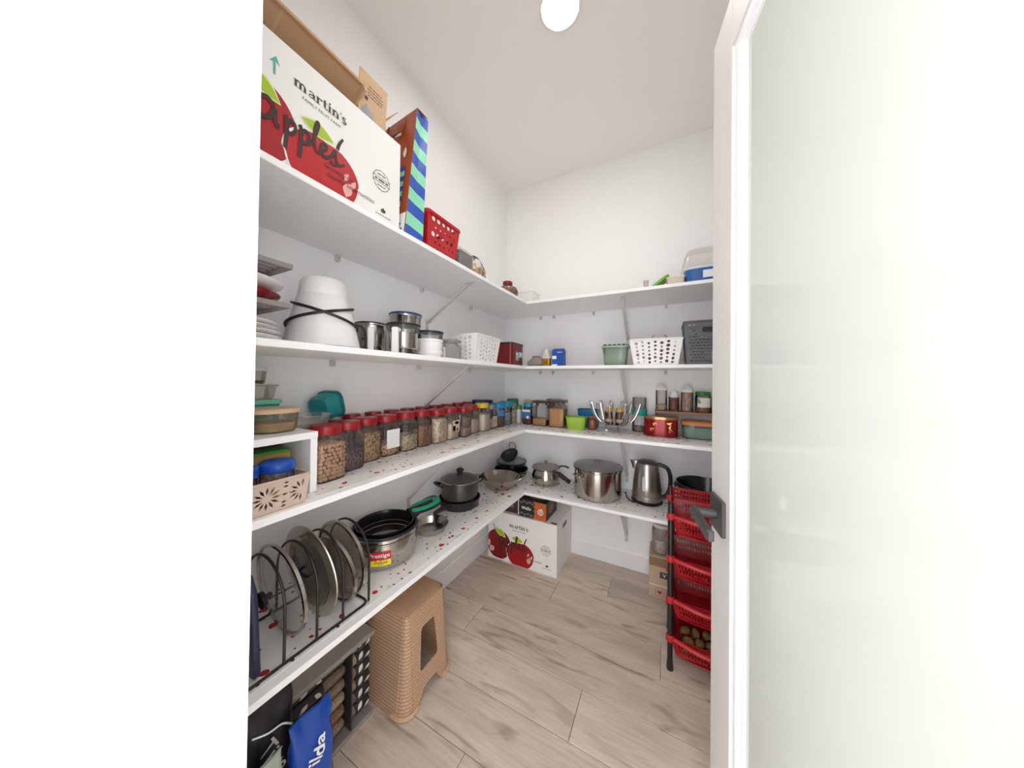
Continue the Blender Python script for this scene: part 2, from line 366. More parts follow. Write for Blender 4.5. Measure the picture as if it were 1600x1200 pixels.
# shelves ------------------------------------------------------------------
ZL = [1.706, 1.294, .892, .497]; TH = .018; DL = .366; DR = .390
ordn = ['topmost', 'second from top', 'third from top', 'lowest']
TZ = [z+TH for z in ZL]
M_LINER = liner_mat()
for i, z in enumerate(ZL):
    tag(MB().bbox(.001, DL, YF+.002, L-.001, z, z+TH, .0015).obj('shelf_board', M_SHELF, smooth=0), '%s white melamine shelf board along the left wall' % ordn[i], 'shelf', 'white pantry shelf boards')
    tag(MB().bbox(DL+.0005, XR-.002, L-DR, L-.001, z, z+TH, .0015).obj('shelf_board', M_SHELF, smooth=0), '%s white melamine shelf board along the back wall' % ordn[i], 'shelf', 'white pantry shelf boards')
    if i >= 2:
        w = 'row of jars' if i == 2 else 'pots and lids'
        tag(MB().box(.004, DL-.028, YF+.01, L-.004, z+TH, z+TH+.0008).obj('shelf_liner', M_LINER, smooth=0), 'white shelf paper with red dots under the left wall %s' % w, 'shelf liner', 'cherry print shelf liners')
        w = 'fruit bowl' if i == 2 else 'kettle'
        tag(MB().box(DL-.028, XR-.01, L-DR+.028, L-.004, z+TH, z+TH+.0008).obj('shelf_liner', M_LINER, smooth=0), 'white shelf paper with red dots under the back wall %s' % w, 'shelf liner', 'cherry print shelf liners')
LT = .0008
T1, T2, T3, T4 = TZ[0], TZ[1], TZ[2]+LT, TZ[3]+LT
def bracket(wall_, pos, z, drop, run, lab):
    t = thing('shelf_bracket', lab, 'bracket', (0, pos, z) if wall_ == 'L' else (pos, L, z), 0 if wall_ == 'L' else -PI/2, 'white diagonal shelf brackets')
    # local: +x out from the wall, z down
    MB().bbox(.001, .004, -.010, .010, -drop-.045, -drop+.012, .0008).obj('wall_plate', M_METW, t, smooth=0)
    a = Vector((.004, 0, -drop)); b = Vector((run, 0, -.004))
    d = (b-a); q = Vector((0, 1, 0)); nn = d.normalized().cross(q)
    m = MB(); vs = []
    for p in (a, b):
        for s1 in (-1, 1):
            for s2 in (-1, 1): vs.append(p+q*.0085*s1+nn*.003*s2)
    m.add([tuple(v) for v in vs], [(0,1,3,2),(4,6,7,5),(0,4,5,1),(2,3,7,6),(0,2,6,4),(1,5,7,3)])
    m.tube([a+q*.008, b+q*.008], .0025, 6); m.tube([a-q*.008, b-q*.008], .0025, 6)
    m.obj('brace', M_METW, t)
    m = MB(); m.bbox(run-.02, run+.025, -.010, .010, -.004, -.0005, .0008); m.obj('tongue', M_METW, t, smooth=0)
    m = MB(); m.lathe([(.004, 0), (.004, .002), (.001, .003)], 10, M=T(.004, 0, -drop-.03) @ RY(90)); m.obj('screw', mat('9a9795', .4), t)
for i, (z, dr) in enumerate(zip(ZL, (.178, .215, .28, .28))):
    if i < 3: bracket('L', (1.20, 1.20, 1.09, 1.1)[i], z, dr, .285, 'white diagonal brace on left wall under the %s shelf' % ordn[i])
    bracket('B', .93, z, (.21, .255, .29, .285)[i], .30, 'white diagonal brace on back wall under the %s shelf' % ordn[i])
def clip(x, y, z, a, lab):
    t = thing('shelf_clip', lab, 'clip', (x, y, z), a, 'small white wall clips under the shelves')
    MB().bbox(.001, .02, -.008, .008, -.026, -.001, .002).obj('clip_body', M_METW, t, smooth=0)
    MB().lathe([(.0035, 0), (.0035, .002), (.001, .003)], 10, M=T(.02, 0, -.014) @ RY(90)).obj('screw', mat('b5b2b0', .4), t)
pl = ['nearest the door', 'midway, second from the door', 'third from the door']
for i, y in enumerate((.70, 1.15, 1.59)):
    clip(0, y, ZL[0], 0, 'small white clip on left wall under topmost shelf, %s' % pl[i])
    clip(0, y-.012, ZL[1], 0, 'small white clip on left wall under second shelf, %s' % pl[i])
pb = ['nearest the corner', 'second from the corner', 'between corner and brace', 'right of the brace']
for i, x in enumerate((.31, .413, .704, 1.153)):
    clip(x, L, ZL[0], -PI/2, 'small white clip on back wall under topmost shelf, %s' % pb[i])
    clip(x, L, ZL[1], -PI/2, 'small white clip on back wall under second shelf, %s' % pb[i])

# ceiling light
t = thing('ceiling_light', 'round white flush downlight glowing on the ceiling', 'ceiling light', (.765, 1.125, H))
MB().lathe([(.088, 0), (.088, -.006), (.080, -.012), (.074, -.012), (.074, -.004)], 40, True, False).obj('trim_ring', M_WHITE, t)
MB().lathe([(.0735, -.006), (.0735, -.010), (.0005, -.0105)], 40).obj('diffuser', emit('fffdf8', CEIL_LIGHT), t)

# door ------------------------------------------------------------------
dA = Vector((1.2525, .845, 0)); hx = Vector((HX-.004, YF+.004, 0)); dd = (hx-dA); DLEN = dd.length; dd.normalize()
ang = math.atan2(dd.y, dd.x)
# local: +x from latch edge to hinge; visible face is local -y side?  normal = left of dd
t = thing('door_1', 'open white pantry door with frosted glass panel and dark lever', 'door', tuple(dA), ang); t['kind'] = 'structure'; del t['category']
nrm = Vector((-dd.y, dd.x, 0)); FS = 1 if nrm.x < 0 else -1     # side (local y sign) that faces the room's left
DT = .036; ST = .112; RTOP = .115; RBOT = .22; DH = 2.03
y0d, y1d = (-DT, 0) if FS > 0 else (0, DT)
MB().bbox(0, ST, y0d, y1d, .01, DH, .0015).obj('stile', M_DOOR, t, smooth=0)
MB().bbox(DLEN-ST, DLEN, y0d, y1d, .01, DH, .0015).obj('stile', M_DOOR, t, smooth=0)
MB().bbox(ST, DLEN-ST, y0d, y1d, DH-RTOP, DH, .0015).obj('rail', M_DOOR, t, smooth=0)
MB().bbox(ST, DLEN-ST, y0d, y1d, .01, RBOT, .0015).obj('rail', M_DOOR, t, smooth=0)
def bead(inset, w, dep):     # stepped glazing bead
    a, b, c, d = ST+inset, DLEN-ST-inset, RBOT+inset, DH-RTOP-inset; m = MB(); q0, q1 = (y0d+dep, y1d-dep)
    m.box(a, a+w, q0, q1, c, d); m.box(b-w, b, q0, q1, c, d); m.box(a+w, b-w, q0, q1, d-w, d); m.box(a+w, b-w, q0, q1, c, c+w); return m
bead(0, .018, .004).obj('glazing_bead', M_TRIM, t, smooth=0); bead(.018, .016, .010).obj('glazing_bead', M_TRIM, t, smooth=0)
m, tt, p, n, l = nt('frosted_glass'); p.inputs['Base Color'].default_value = lin('e3e6df'); p.inputs['Roughness'].default_value = .05; p.inputs['Specular IOR Level'].default_value = .8
nz = n.new('ShaderNodeTexNoise'); nz.inputs['Scale'].default_value = 400; bp = n.new('ShaderNodeBump'); bp.inputs['Strength'].default_value = .004; l.new(nz.outputs[0], bp.inputs['Height']); l.new(bp.outputs[0], p.inputs['Normal'])
trn = n.new('ShaderNodeBsdfTranslucent'); trn.inputs[0].default_value = lin('e3e6df'); ms = n.new('ShaderNodeMixShader'); ms.inputs[0].default_value = .3
l.new(p.outputs[0], ms.inputs[1]); l.new(trn.outputs[0], ms.inputs[2]); l.new(ms.outputs[0], n['Material Output'].inputs[0])
MB().box(ST+.03, DLEN-ST-.03, (y0d+y1d)/2-.003, (y0d+y1d)/2+.003, RBOT+.03, DH-RTOP-.03).obj('glass_pane', m, t, smooth=0)
M_HAND = mat('5b5957', .38, .75)
hs, hz = .054, .936
for side in (FS, -FS):
    yb = (0 if side == FS else (-DT if FS > 0 else DT)); 
    h = MB().bbox(-.037, .037, -.004, .004, -.037, .037, .0015).obj('handle_rose', M_HAND, t, loc=(hs, yb+side*.0042, hz), smooth=0)
    MB().lathe([(.0095, .003), (.0095, .044)], 20, M=RX(-90*side)).obj('handle_neck', M_HAND, h)
    MB().bbox(-.012, .118, -.006, .006, -.011, .011, .0025, M=T(0, side*.046, 0)).obj('lever', M_HAND, h, smooth=0)
for z in (.25, 1.0, 1.8):
    MB().lathe([(.006, -.045), (.006, .045)], 12).obj('hinge', M_HAND, t, loc=(DLEN+.004, (y1d if FS > 0 else y0d)+FS*.0, z))
# ================================================================== generic containers
def shell(lev, t):
    """levels going up, turned back inside with wall thickness t"""
    inner = [(max(z, lev[0][0]+t) if i == 0 else z, hx-t, hy-t)+tuple(r) for i, (z, hx, hy, *r) in enumerate(lev)]
    return lev+inner[::-1]
def sqjar(x, y, z, w, h, lidm, contm, fill, label, rot=0, e=5, lid_h=.028, cat='jar', group=None, glass=None, lab=None, lid_r=.92, lid_e=2, parent=None):
    t = thing('storage_jar', label, cat, (x, y, z), math.radians(rot), group)
    a = w/2
    g = MB().loft([(0, a*.90, a*.90, e), (.004, a*.97, a*.97, e), (.012, a, a, e), (.66*h, a, a, e), (.74*h, a*.95, a*.95, max(e*.8, 2)), (.82*h, a*.80, a*.80, 2.3), (.87*h, a*.76, a*.76, 2), (h-.006, a*.76, a*.76, 2)], 32, True, False)
    g.obj('jar_body', glass or G_JAR, t)
    b = a*lid_r
    k = MB().loft([(h-lid_h, b, b, lid_e), (h-lid_h+.002, b*1.02, b*1.02, lid_e), (h-.004, b*1.02, b*1.02, lid_e), (h-.001, b*.97, b*.97, lid_e), (h, b*.88, b*.88, lid_e)], 40)
    lo = k.obj('lid', lidm, t)
    MB().loft([(h-lid_h*.62, b*1.035, b*1.035, lid_e), (h-lid_h*.5, b*1.035, b*1.035, lid_e)], 40, False, False).obj('lid_ridge', lidm, lo)
    if contm and fill > 0:
        c = a*.955; top = fill*h
        lev = [(.004, c*.93, c*.93, e), (.014, c, c, e)]
        if top > .66*h: lev += [(.66*h, c, c, e), (top, c*.88, c*.88, 2.5)]
        else: lev += [(top-.004, c, c, e), (top, c*.96, c*.96, e)]
        MB().loft(lev, 28).obj('contents', contm, t)
    if lab:
        side, u0, u1, v0, v1, lm, extra = lab
        O, U = {'+x': ((a, 0, 0), (0, 1, 0)), '-y': ((0, -a, 0), (1, 0, 0)), '+y': ((0, a, 0), (-1, 0, 0))}[side]
        fr = plane(O, U, (0, 0, 1))
        q = decal('paper_label', lm, [grid_patch(u0, u1, v0, v1, 1)], fr, t, .0008)
        for (em, shp) in extra: decal('label_print', em, shp, fr, q, .0014)
    return t
def rjar(x, y, z, r, h, lidm, contm, fill, label, lid_h=.022, glass=None, neck=.85, cat='jar', group=None, lid_r=.95, lidshape=None, lab=None, name='round_jar'):
    t = thing(name, label, cat, (x, y, z), 0, group)
    hb = h-lid_h*.6
    MB().lathe([(r*.93, 0), (r, .006), (r, hb*.80), (r*(1+neck)/2, hb*.90), (r*neck, hb*.95), (r*neck, hb)], 28, True, False).obj('jar_body', glass or G_JAR, t)
    b = r*lid_r
    prof = lidshape or [(b, 0), (b*1.02, .002), (b*1.02, lid_h-.004), (b*.95, lid_h-.001), (b*.8, lid_h)]
    MB().lathe([(q, h-lid_h+zz) for q, zz in prof], 28).obj('lid', lidm, t)
    if contm and fill > 0:
        MB().lathe([(r*.9, .004), (r*.95, .010), (r*.95, fill*hb-.003), (r*.9, fill*hb)], 24).obj('contents', contm, t)
    if lab:
        a0, hw, v0, v1, lm, extra = lab
        fr = cyl(0, 0, 0, r, a0); q = decal('paper_label', lm, [grid_patch(-hw, hw, v0, v1, 12)], fr, t, .0007)
        for em, shp in extra: decal('label_print', em, shp, fr, q, .0013)
    return t
def tub(name, x, y, z, hx, hy, h, bodym, label, e=4, fl=1.12, t_=.002, lidm=None, contm=None, fill=.5, rz=0, cat='container', lid_h=.012, group=None, rim=True):
    t = thing(name, label, cat, (x, y, z), math.radians(rz), group)
    lev = [(0, hx*.92, hy*.92, e), (.006, hx, hy, e), (h, hx*fl, hy*fl, e)]
    see = bodym.name.startswith('clear'); MB().loft(lev if see else shell(lev, t_), 36, True, not see).obj('tub_body', bodym, t)
    if rim and not lidm: MB().loft([(h-.004, hx*fl, hy*fl, e), (h-.004, hx*fl+.004, hy*fl+.004, e), (h+.001, hx*fl+.004, hy*fl+.004, e), (h+.001, hx*fl-.001, hy*fl-.001, e)], 36, False, False).obj('rim', bodym, t)
    if lidm: 
        a, b = hx*fl+.004, hy*fl+.004
        MB().loft([(h-.006, a, b, e), (h-.006+lid_h*.7, a, b, e), (h-.006+lid_h, a*.94, b*.94, e)], 36).obj('lid', lidm, t)
    if contm:
        k = 1+(fl-1)*fill
        MB().loft([(.003, hx*.9-t_, hy*.9-t_, e), (.008, hx-t_*1.5, hy-t_*1.5, e), (fill*h, hx*k-t_*1.5, hy*k-t_*1.5, e)], 32).obj('contents', contm, t)
    return t
def basket(name, label, x, y, z, hx, hy, h, flare, m, holes, rz=0, th=.0022, rimr=.005, cat='basket', group=None, floor_holes=False):
    """moulded basket with real perforations; holes(w, h) -> polygons for a side of width w"""
    t = thing(name, label, cat, (x, y, z), math.radians(rz), group)
    b = MB()
    for k, (d, w) in enumerate(((hx, hy), (hy, hx), (hx, hy), (hy, hx))):
        vs, fs = holed([(-w, 0), (w, 0), (w, h), (-w, h)], holes(2*w, h), th)
        R = RZ(90*k); out = []
        for u, v, nn in vs:
            q = flare*v/h; out.append(R @ Vector((d+q+nn, u*(1+q/w), v)))
        b.add(out, fs)
    b.box(-hx, hx, -hy, hy, 0, th)
    b.obj('basket_body', m, t, smooth=20)
    a, c = hx+flare, hy+flare
    ring = rrect(-a, a, -c, c, .012, 4)
    MB().tube([(u, v, h) for u, v in ring], rimr, 8, True).obj('rim', m, t)
    return t
def dots(rows, cols, rmin, rmax, mu=.15, mv=.15, seed=1, n=10):
    def f(w, h):
        rnd = random.Random(seed+int(w*1000)); out = []; c = max(2, round(cols*w/.2))
        for i in range(c):
            for j_ in range(rows):
                r = rnd.uniform(rmin, rmax); u = -w/2+w*(mu/2+(1-mu)*(i+.5)/c); v = h*(mv/2+(1-mv)*(j_+.5+(.25 if i % 2 else -.25)*.6)/rows)
                v = min(max(v, r+.006), h-r-.006); out.append(circ(u, v, r, n))
        return out
    return f
def slots(rows, cols, fw, fh, v0=.15, v1=.9, stag=False, skip=None):
    def f(w, h):
        out = []; c = max(2, round(cols*w/.2)); pu = w*.88/c; pv = h*(v1-v0)/rows
        for i in range(c):
            for j_ in range(rows):
                u = -w*.44+pu*(i+.5+(.5 if stag and j_ % 2 else 0)); v = h*v0+pv*(j_+.5)
                if u+pu*fw/2 > w*.47 or (skip and skip(u, v, w, h)): continue
                out.append(rrect(u-pu*fw/2, u+pu*fw/2, v-pv*fh/2, v+pv*fh/2, min(pu*fw, pv*fh)*.3, 2))
        return out
    return f

# ------------------------------------------------------------------ apple cartons and their print
def ser(letter):
    """slab serif letters as strokes (x-height 1); returns (shapes, advance)"""
    st = lambda x, y0=0, y1=1, w=.30: ribbon([(x, y0), (x, y1)], w, 0)
    ft = lambda x, y=.04, w=.26: ribbon([(x-w, y), (x+w, y)], .09, 0)
    arch = lambda x, d: ribbon([(x, .62), (x+d*.25, .90), (x+d*.6, .95), (x+d*.92, .80), (x+d, .6)], .19)
    if letter == 'm': return [st(.3), st(.9, 0, .7), st(1.5, 0, .7), ft(.3), ft(.9), ft(1.5), arch(.3, .6), arch(.9, .6), ribbon([(.02, .93), (.3, .93)], .1, 0)], 1.9
    if letter == 'n': return [st(.3), st(.95, 0, .7), ft(.3), ft(.95), arch(.3, .65), ribbon([(.02, .93), (.3, .93)], .1, 0)], 1.32
    if letter == 'r': return [st(.3), ft(.3, w=.32), ribbon([(.3, .6), (.5, .88), (.75, .92)], .14), poly(circ(.78, .84, .14)), ribbon([(.02, .93), (.3, .93)], .1, 0)], .98
    if letter == 't': return [st(.32, .2, 1.3), ribbon([(.02, .95), (.68, .95)], .1, 0), ribbon([(.32, .25), (.42, .06), (.6, .05), (.72, .2)], .12)], .78
    if letter == 'i': return [st(.28), ft(.28), poly(circ(.28, 1.32, .16)), ribbon([(.02, .93), (.28, .93)], .1, 0)], .58
    if letter == 'a': return [st(.82, .1, .72), ribbon([(.82, .68), (.72, .92), (.42, .96), (.2, .80)], .13), ribbon([(.82, .56), (.45, .5), (.18, .32), (.3, .08), (.6, .1), (.82, .3)], .13), ribbon([(.82, .12), (.92, .03), (1.06, .08)], .1)], 1.1
    if letter == 's': return [ribbon([(.68, .82), (.5, .96), (.24, .9), (.2, .7), (.45, .52), (.7, .36), (.66, .1), (.4, .03), (.14, .16)], .2)], .88
    if letter == "'": return [ribbon([(.12, 1.35), (.06, 1.0)], (.2, .06), 0)], .26
def serif_word(w, width):
    x = 0; out = []
    for ch in w:
        s_, a = ser(ch); out += [sh(q, x) for q in s_]; x += a
    k = width/x; return [sh(q, -width/2, 0, k) for q in out]
def fineprint(width, h, seed=1):
    """a line of print too small to read: short word-like bars"""
    rnd = random.Random(seed); u = -width/2; vs = []; fs = []
    while u < width/2-h:
        w = min(rnd.uniform(1.5, 5)*h, width/2-u); k = len(vs); vs += [(u, -h/2), (u+w, -h/2), (u+w, h/2), (u, h/2)]; fs.append((k, k+1, k+2, k+3)); u += w+h*.8
    return vs, fs
def script_apples(width):
    """brush lettering, one word of looping strokes"""
    S_ = []; w = .23
    S_.append(ribbon([(.95, .95), (.62, 1.15), (.22, .95), (.1, .5), (.35, .12), (.75, .3), (1.0, .85), (1.02, .4), (1.12, .12), (1.28, .14)], w))
    def p(x): return [ribbon([(x-.07, .95), (x, .8), (x+.04, .3), (x-.02, -.75)], w), ribbon([(x+.02, .2), (x+.15, .75), (x+.42, .8), (x+.5, .45), (x+.3, .15), (x+.05, .2)], w*.85)]
    S_ += p(1.6); S_ += p(2.4)
    S_.append(ribbon([(2.8, .2), (3.1, .5), (3.45, 1.6), (3.35, 1.75), (3.2, 1.2), (3.25, .4), (3.45, .15), (3.7, .3)], w*.8))
    S_.append(ribbon([(3.6, .35), (3.95, .55), (4.0, .8), (3.8, .85), (3.65, .5), (3.8, .15), (4.15, .25), (4.4, .5)], w*.8))
    S_.append(ribbon([(4.3, .3), (4.6, .9), (4.65, .5), (4.8, .2), (4.5, .05), (4.3, .15)], w*.75)); S_.append(ribbon([(4.6, .2), (4.9, .2), (5.3, .45)], w*.6))
    return [sh(q, -width/2, 0, width/5.2) for q in S_]
def apple_outline(cu, cv, rx, ry, clip=None, u0=0.001):
    out = []
    for i in range(40):
        a = 2*PI*i/40+PI/2; k = 1-.10*math.exp(-((a-PI/2 if a < PI else a-5*PI/2)/.28)**2)-.05*math.exp(-((a-3*PI/2)/.3)**2)
        u, v = cu+rx*math.cos(a)*k*(1.02 if math.sin(a) > 0 else .97), cv+ry*math.sin(a)*k
        out.append((max(u, u0), max(v, .001)))
    return out
def leaf(u0, v0, u1, v1, bulge):
    d = Vector((u1-u0, v1-v0)); q = Vector((-d.y, d.x)); out = []
    for s_ in (1, -1):
        for i in range(9):
            k = i/8 if s_ > 0 else 1-i/8; p = Vector((u0, v0))+d*k+q*bulge*s_*math.sin(PI*k)*(1 if s_ > 0 else .75); out.append(tuple(p))
    return out
M_CARTON = mat('f0eeec', .6); M_APP1 = mat('7d1015', .45); M_APP2 = mat('a5161c', .45); M_APPH = mat('e0a9a2', .5); M_LEAF = mat('a4c22c', .5); M_LEAFE = mat('e8e4b0', .6); M_INK = mat('3b2320', .6); M_GINK = mat('5fb39c', .6)
def apple_print(t, fr, bright, arrow):
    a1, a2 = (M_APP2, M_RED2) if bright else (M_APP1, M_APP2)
    decal('apple_print', a1, [poly(apple_outline(.083, .103, .093, .100))], fr, t)
    decal('apple_highlight', M_APPH, [poly(leaf(.012, .045, .05, .075, .5)), poly(leaf(.004, .07, .012, .12, .3))], fr, t, .0008)
    decal('apple_edge', M_WHITEP, [poly(apple_outline(.244, .072, .101, .089))], fr, t, .0010)
    decal('apple_print', a2, [poly(apple_outline(.246, .070, .098, .086))], fr, t, .0013)
    decal('apple_highlight', M_APPH, [poly(leaf(.305, .03, .318, .075, .35)), poly(leaf(.322, .06, .334, .09, .25)), poly(leaf(.30, .075, .312, .1, .3))], fr, t, .0016)
    for q in (leaf(.050, .206, .139, .160, .26), leaf(.181, .172, .270, .158, .26)): decal('leaf_edge', M_LEAFE, [poly(q)], fr, t, .0018)
    for q in (leaf(.053, .203, .136, .163, .22), leaf(.184, .170, .267, .160, .22)): decal('leaf_print', M_LEAF, [poly(q)], fr, t, .0021)
    decal('stem_print', M_INK, [ribbon([(.052, .196), (.044, .235)], .004, 0), ribbon([(.277, .150), (.283, .17), (.293, .19)], (.009, .006))], fr, t, .0023)
    decal('script_lettering', M_INK, [([(x, .100+(y-.100)*1.2) for x, y in sh(q, .19, .100, 1, -1)[0]], q[1]) for q in script_apples(.21)], fr, t, .0026)
    decal('brand_lettering', M_PRINT, [sh(q, .234, .238) for q in serif_word("martin's", .139)], fr, t)
    decal('brand_lettering', M_PRINT, [sh(txt('FAMILY FRUIT FARM', .10), .236, .222)], fr, t)
    decal('tagline', M_INK, [sh(txt('Growing for', .085, shear=.35), .285, .085), sh(txt('healthy communities.', .15, shear=.35), .325, .064)], fr, t, .0026)
    s_ = [ribbon([(math.cos(math.radians(a))*.031, math.sin(math.radians(a))*.031) for a in range(b, b+26, 5)], .0022, 0) for b in range(0, 360, 30)]
    s_ += [ribbon([(-.033, .008), (.033, .008)], .0016, 0), ribbon([(-.033, -.008), (.033, -.008)], .0016, 0), fineprint(.05, .005, 1), sh(fineprint(.03, .003, 2), 0, .018), sh(fineprint(.03, .003, 3), 0, -.018)]
    decal('seal_print', M_PRINT, [sh(q, .425, .150) for q in s_], fr, t)
    decal('logo_print', M_PRINT, [sh(poly(leaf(0, 0, .008, .012, .4)), .434, .048), sh(poly(leaf(0, 0, -.008, .012, .4)), .434, .048), sh(poly(leaf(0, 0, 0, .017, .3)), .434, .048), sh(fineprint(.058, .0025, 4), .434, .038)], fr, t)
    if arrow: decal('arrow_print', M_GINK, [ribbon([(.124, .225), (.124, .262)], .005, 0), poly([(.113, .25), (.127, .272), (.136, .252), (.126, .258)])], fr, t)
def carton_body(t, w, d, h, m, th=.004, floor_z=0):
    b = MB(); b.box(0, w, 0, d, 0, th); b.box(0, w, 0, th, th, h); b.box(0, w, d-th, d, th, h); b.box(0, th, th, d-th, th, h); b.box(w-th, w, th, d-th, th, h)
    return b.obj('carton_body', m, t, smooth=0)
# carton on the top shelf (long face to the room)
t = thing('apple_carton', 'white apple carton with red apple print on the topmost shelf', 'carton', (.01, .226, T1+.0002), 0, 'printed apple cartons')
carton_body(t, .31, .50, .322, M_CARTON)
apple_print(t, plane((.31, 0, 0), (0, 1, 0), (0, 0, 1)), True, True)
lidm = MB(); lidm.box(0, .300, 0, .378, 0, .003); lidm.box(.296, .300, 0, .378, -.012, 0); lf = lidm.obj('lid_flap', M_KRAFT, t, loc=(.006, .004, .322), rot=(0, math.radians(-25), 0), smooth=0)
MB().box(.0, .296, .30-.15, .307-.15, -.0008, 0).obj('tape_seam', M_KRAFT2, lf, smooth=0)
MB().box(.0, .298, .372, .378, -.03, 0).obj('flap_edge', M_KRAFT2, lf, smooth=0)
# kraft carton standing inside it
t = thing('kraft_carton', 'brown kraft box with raised printed flap inside the top apple carton', 'carton', (.115, .612, T1+.0045))
b = MB(); b.box(0, .135, 0, .108, 0, .43); b.obj('carton_body', M_KRAFT2, t, smooth=0)
f = MB().box(0, .003, 0, .108, 0, .095).obj('flap', M_KRAFT2, t, loc=(.132, 0, .43), rot=(0, math.radians(4), 0), smooth=0)
decal('flap_print', M_PRINT, [sh(fineprint(.05, .003, 5), .06, .058), sh(fineprint(.06, .003, 6), .062, .048), sh(fineprint(.06, .003, 7), .062, .038), sh(fineprint(.055, .003, 8), .06, .028), grid_patch(.022, .034, .008, .02, 1)], plane((.003, 0, 0), (0, 1, 0), (0, 0, 1)), f)
fr = plane((.135, 0, 0), (0, 1, 0), (0, 0, 1)); decal('picture_print', M_BLACK, [poly([(.01, .33), (.06, .33), (.055, .40), (.03, .425), (.01, .40)])], fr, t); decal('picture_print', M_GREY, [poly(circ(.035, .375, .012)), poly(leaf(.02, .34, .05, .36, .3))], fr, t, .001)
MB().box(0, .055, 0, .003, 0, .10).obj('flap', M_KRAFT, t, loc=(.07, .109, .43), rot=(math.radians(-35), 0, 0), smooth=0)
# gift bag
t = thing('gift_bag', 'tall orange gift bag with blue and mint striped side beside apple carton', 'bag', (.34, .775, T1+.0002))
hy = .042; HB = .508; lean = .048
def bagpt(x, y, z): return (x, y+lean*(z/HB)+.0, z)
front = [(0, -hy*1.05), (-.004, 0), (0, hy*1.05)]; top = [(-.01, -hy*.72), (-.02, 0), (-.01, hy*.62)]
vs = []; fs = []
for k in range(9):
    z = HB*k/8; s_ = k/8
    for (a, b_) in zip(front, top): vs.append(bagpt(a[0]*(1-s_)+b_[0]*s_, a[1]*(1-s_)+b_[1]*s_, z))
for k in range(8):
    for i in range(2): fs.append((k*3+i, k*3+i+1, k*3+4+i, k*3+3+i))
g = MB().add(vs, fs); g.obj('gusset', stripe_mat('2f57b4', '8fdcb8', 10.5, .12), t, smooth=0)
vs = []; fs = []
for k in range(9):
    z = HB*k/8; s_ = k/8
    for (xx, yy) in ((0-.01*s_, -hy*1.05*(1-s_)-hy*.72*s_), (-.24, -hy*(1-s_)-hy*.3*s_)): vs.append(bagpt(xx, yy, z))
    for (xx, yy) in ((-.24, hy*(1-s_)+hy*.3*s_), (0-.01*s_, hy*1.05*(1-s_)+hy*.62*s_)): vs.append(bagpt(xx, yy, z))
for k in range(8):
    for i in (0, 1, 2): fs.append((k*4+i+1, k*4+i, k*4+4+i, k*4+5+i))
fs.append((32, 33, 34, 35)); fs.append((3, 2, 1, 0))
MB().add(vs, fs).obj('panel', mat('b05026', .35), t, smooth=0)
fr = lambda u, v, n: Vector(bagpt(u, -hy*1.05*(1-v/HB)-hy*.72*v/HB-n, v))
decal('candle_print', M_WHITEP, [poly(leaf(-.045, .315, -.045, .36, .22))], fr, t, .002)
decal('candle_print', M_BLUE, [grid_patch(-.06, -.036, .1+.04*i, .12+.04*i, 1) for i in range(5)], fr, t, .002)
decal('candle_print', mat('8fdcb8', .4), [grid_patch(-.06, -.036, .12+.04*i, .14+.04*i, 1) for i in range(4)], fr, t, .002)
decal('icing_print', M_WHITEP, [grid_patch(-.20, -.004, .004, .09, 1)], fr, t, .0015)
decal('sprinkle_print', M_BLUE, [poly(circ(-.03, .05, .006)), poly(circ(-.02, .03, .005)), poly(circ(-.05, .02, .006))], fr, t, .002)
decal('lettering', M_WHITEP, [sh(fineprint(.10, .012, 9), -.11, .43, 1, -6)], fr, t, .002)
MB().tube(smooth_pts([(-.17, -hy*.6+lean, HB-.01), (-.165, -hy*.8+lean, HB-.06), (-.12, -hy+lean, HB-.075), (-.075, -hy*.8+lean, HB-.06), (-.07, -hy*.6+lean, HB-.01)], 4), .003, 6).obj('handle', mat('7a3217', .5), t)
# red basket with round holes
def redholes(w, h):
    rnd = random.Random(int(w*999)); out = []; c = round(w/.034)
    for i in range(c):
        for k, r in enumerate((.0085, .0045, .010, .004, .0085)):
            u = -w/2+.02+(w-.04)*(i+.5)/c+(.008 if k % 2 else -.004); v = h*(.12+.19*k)
            out.append(circ(u, v, r*rnd.uniform(.85, 1.1), 10))
    return out
basket('plastic_basket', 'red plastic basket with round holes beside the striped gift bag', .255, .940, T1+.0002, .072, .084, .150, .014, M_RED2, redholes, rimr=.009)
basket('small_basket', 'small grey perforated basket in front of the snack tub', .30, 1.094, T1+.0002, .03, .045, .078, .006, M_GREY, slots(6, 16, .45, .4, .1, .85), rimr=.003)
t = tub('snack_tub', .162, 1.18, T1+.0002, .085, .115, .125, clear('faf7f5', .10, .1, .6), 'clear tub of beige fried snacks beside the small grey basket', 4, 1.06, contm=mat('e6cfa6', .8), fill=.72)
b = MB(); rnd = random.Random(3)
for i in range(26): b.ball((rnd.uniform(-.07, .07), rnd.uniform(-.09, .09), .09+rnd.uniform(0, .03)), rnd.uniform(.012, .022), rnd.uniform(.012, .022), .014, 8, 5)
b.obj('snack_pieces', mat('dfc295', .7), t, kind='stuff')
MB().loft([(.135, .094, .125, 4), (.150, .094, .125, 4), (.153, .088, .118, 4)], 32, False, True).obj('lid', clear('fbf8f8', .15, .2, .5), t)
t = thing('snack_bag', 'clear plastic bag of beige snacks slumped beside the snack tub', 'bag', (.308, 1.215, T1+.0002))
b = MB(); rnd = random.Random(5)
for i in range(30): b.ball((rnd.uniform(-.022, .022), rnd.uniform(-.05, .05), .012+rnd.uniform(0, .055)), rnd.uniform(.008, .014), rnd.uniform(.008, .015), .011, 8, 5)
b.obj('snack_pieces', mat('e3c8a2', .7), t, kind='stuff')
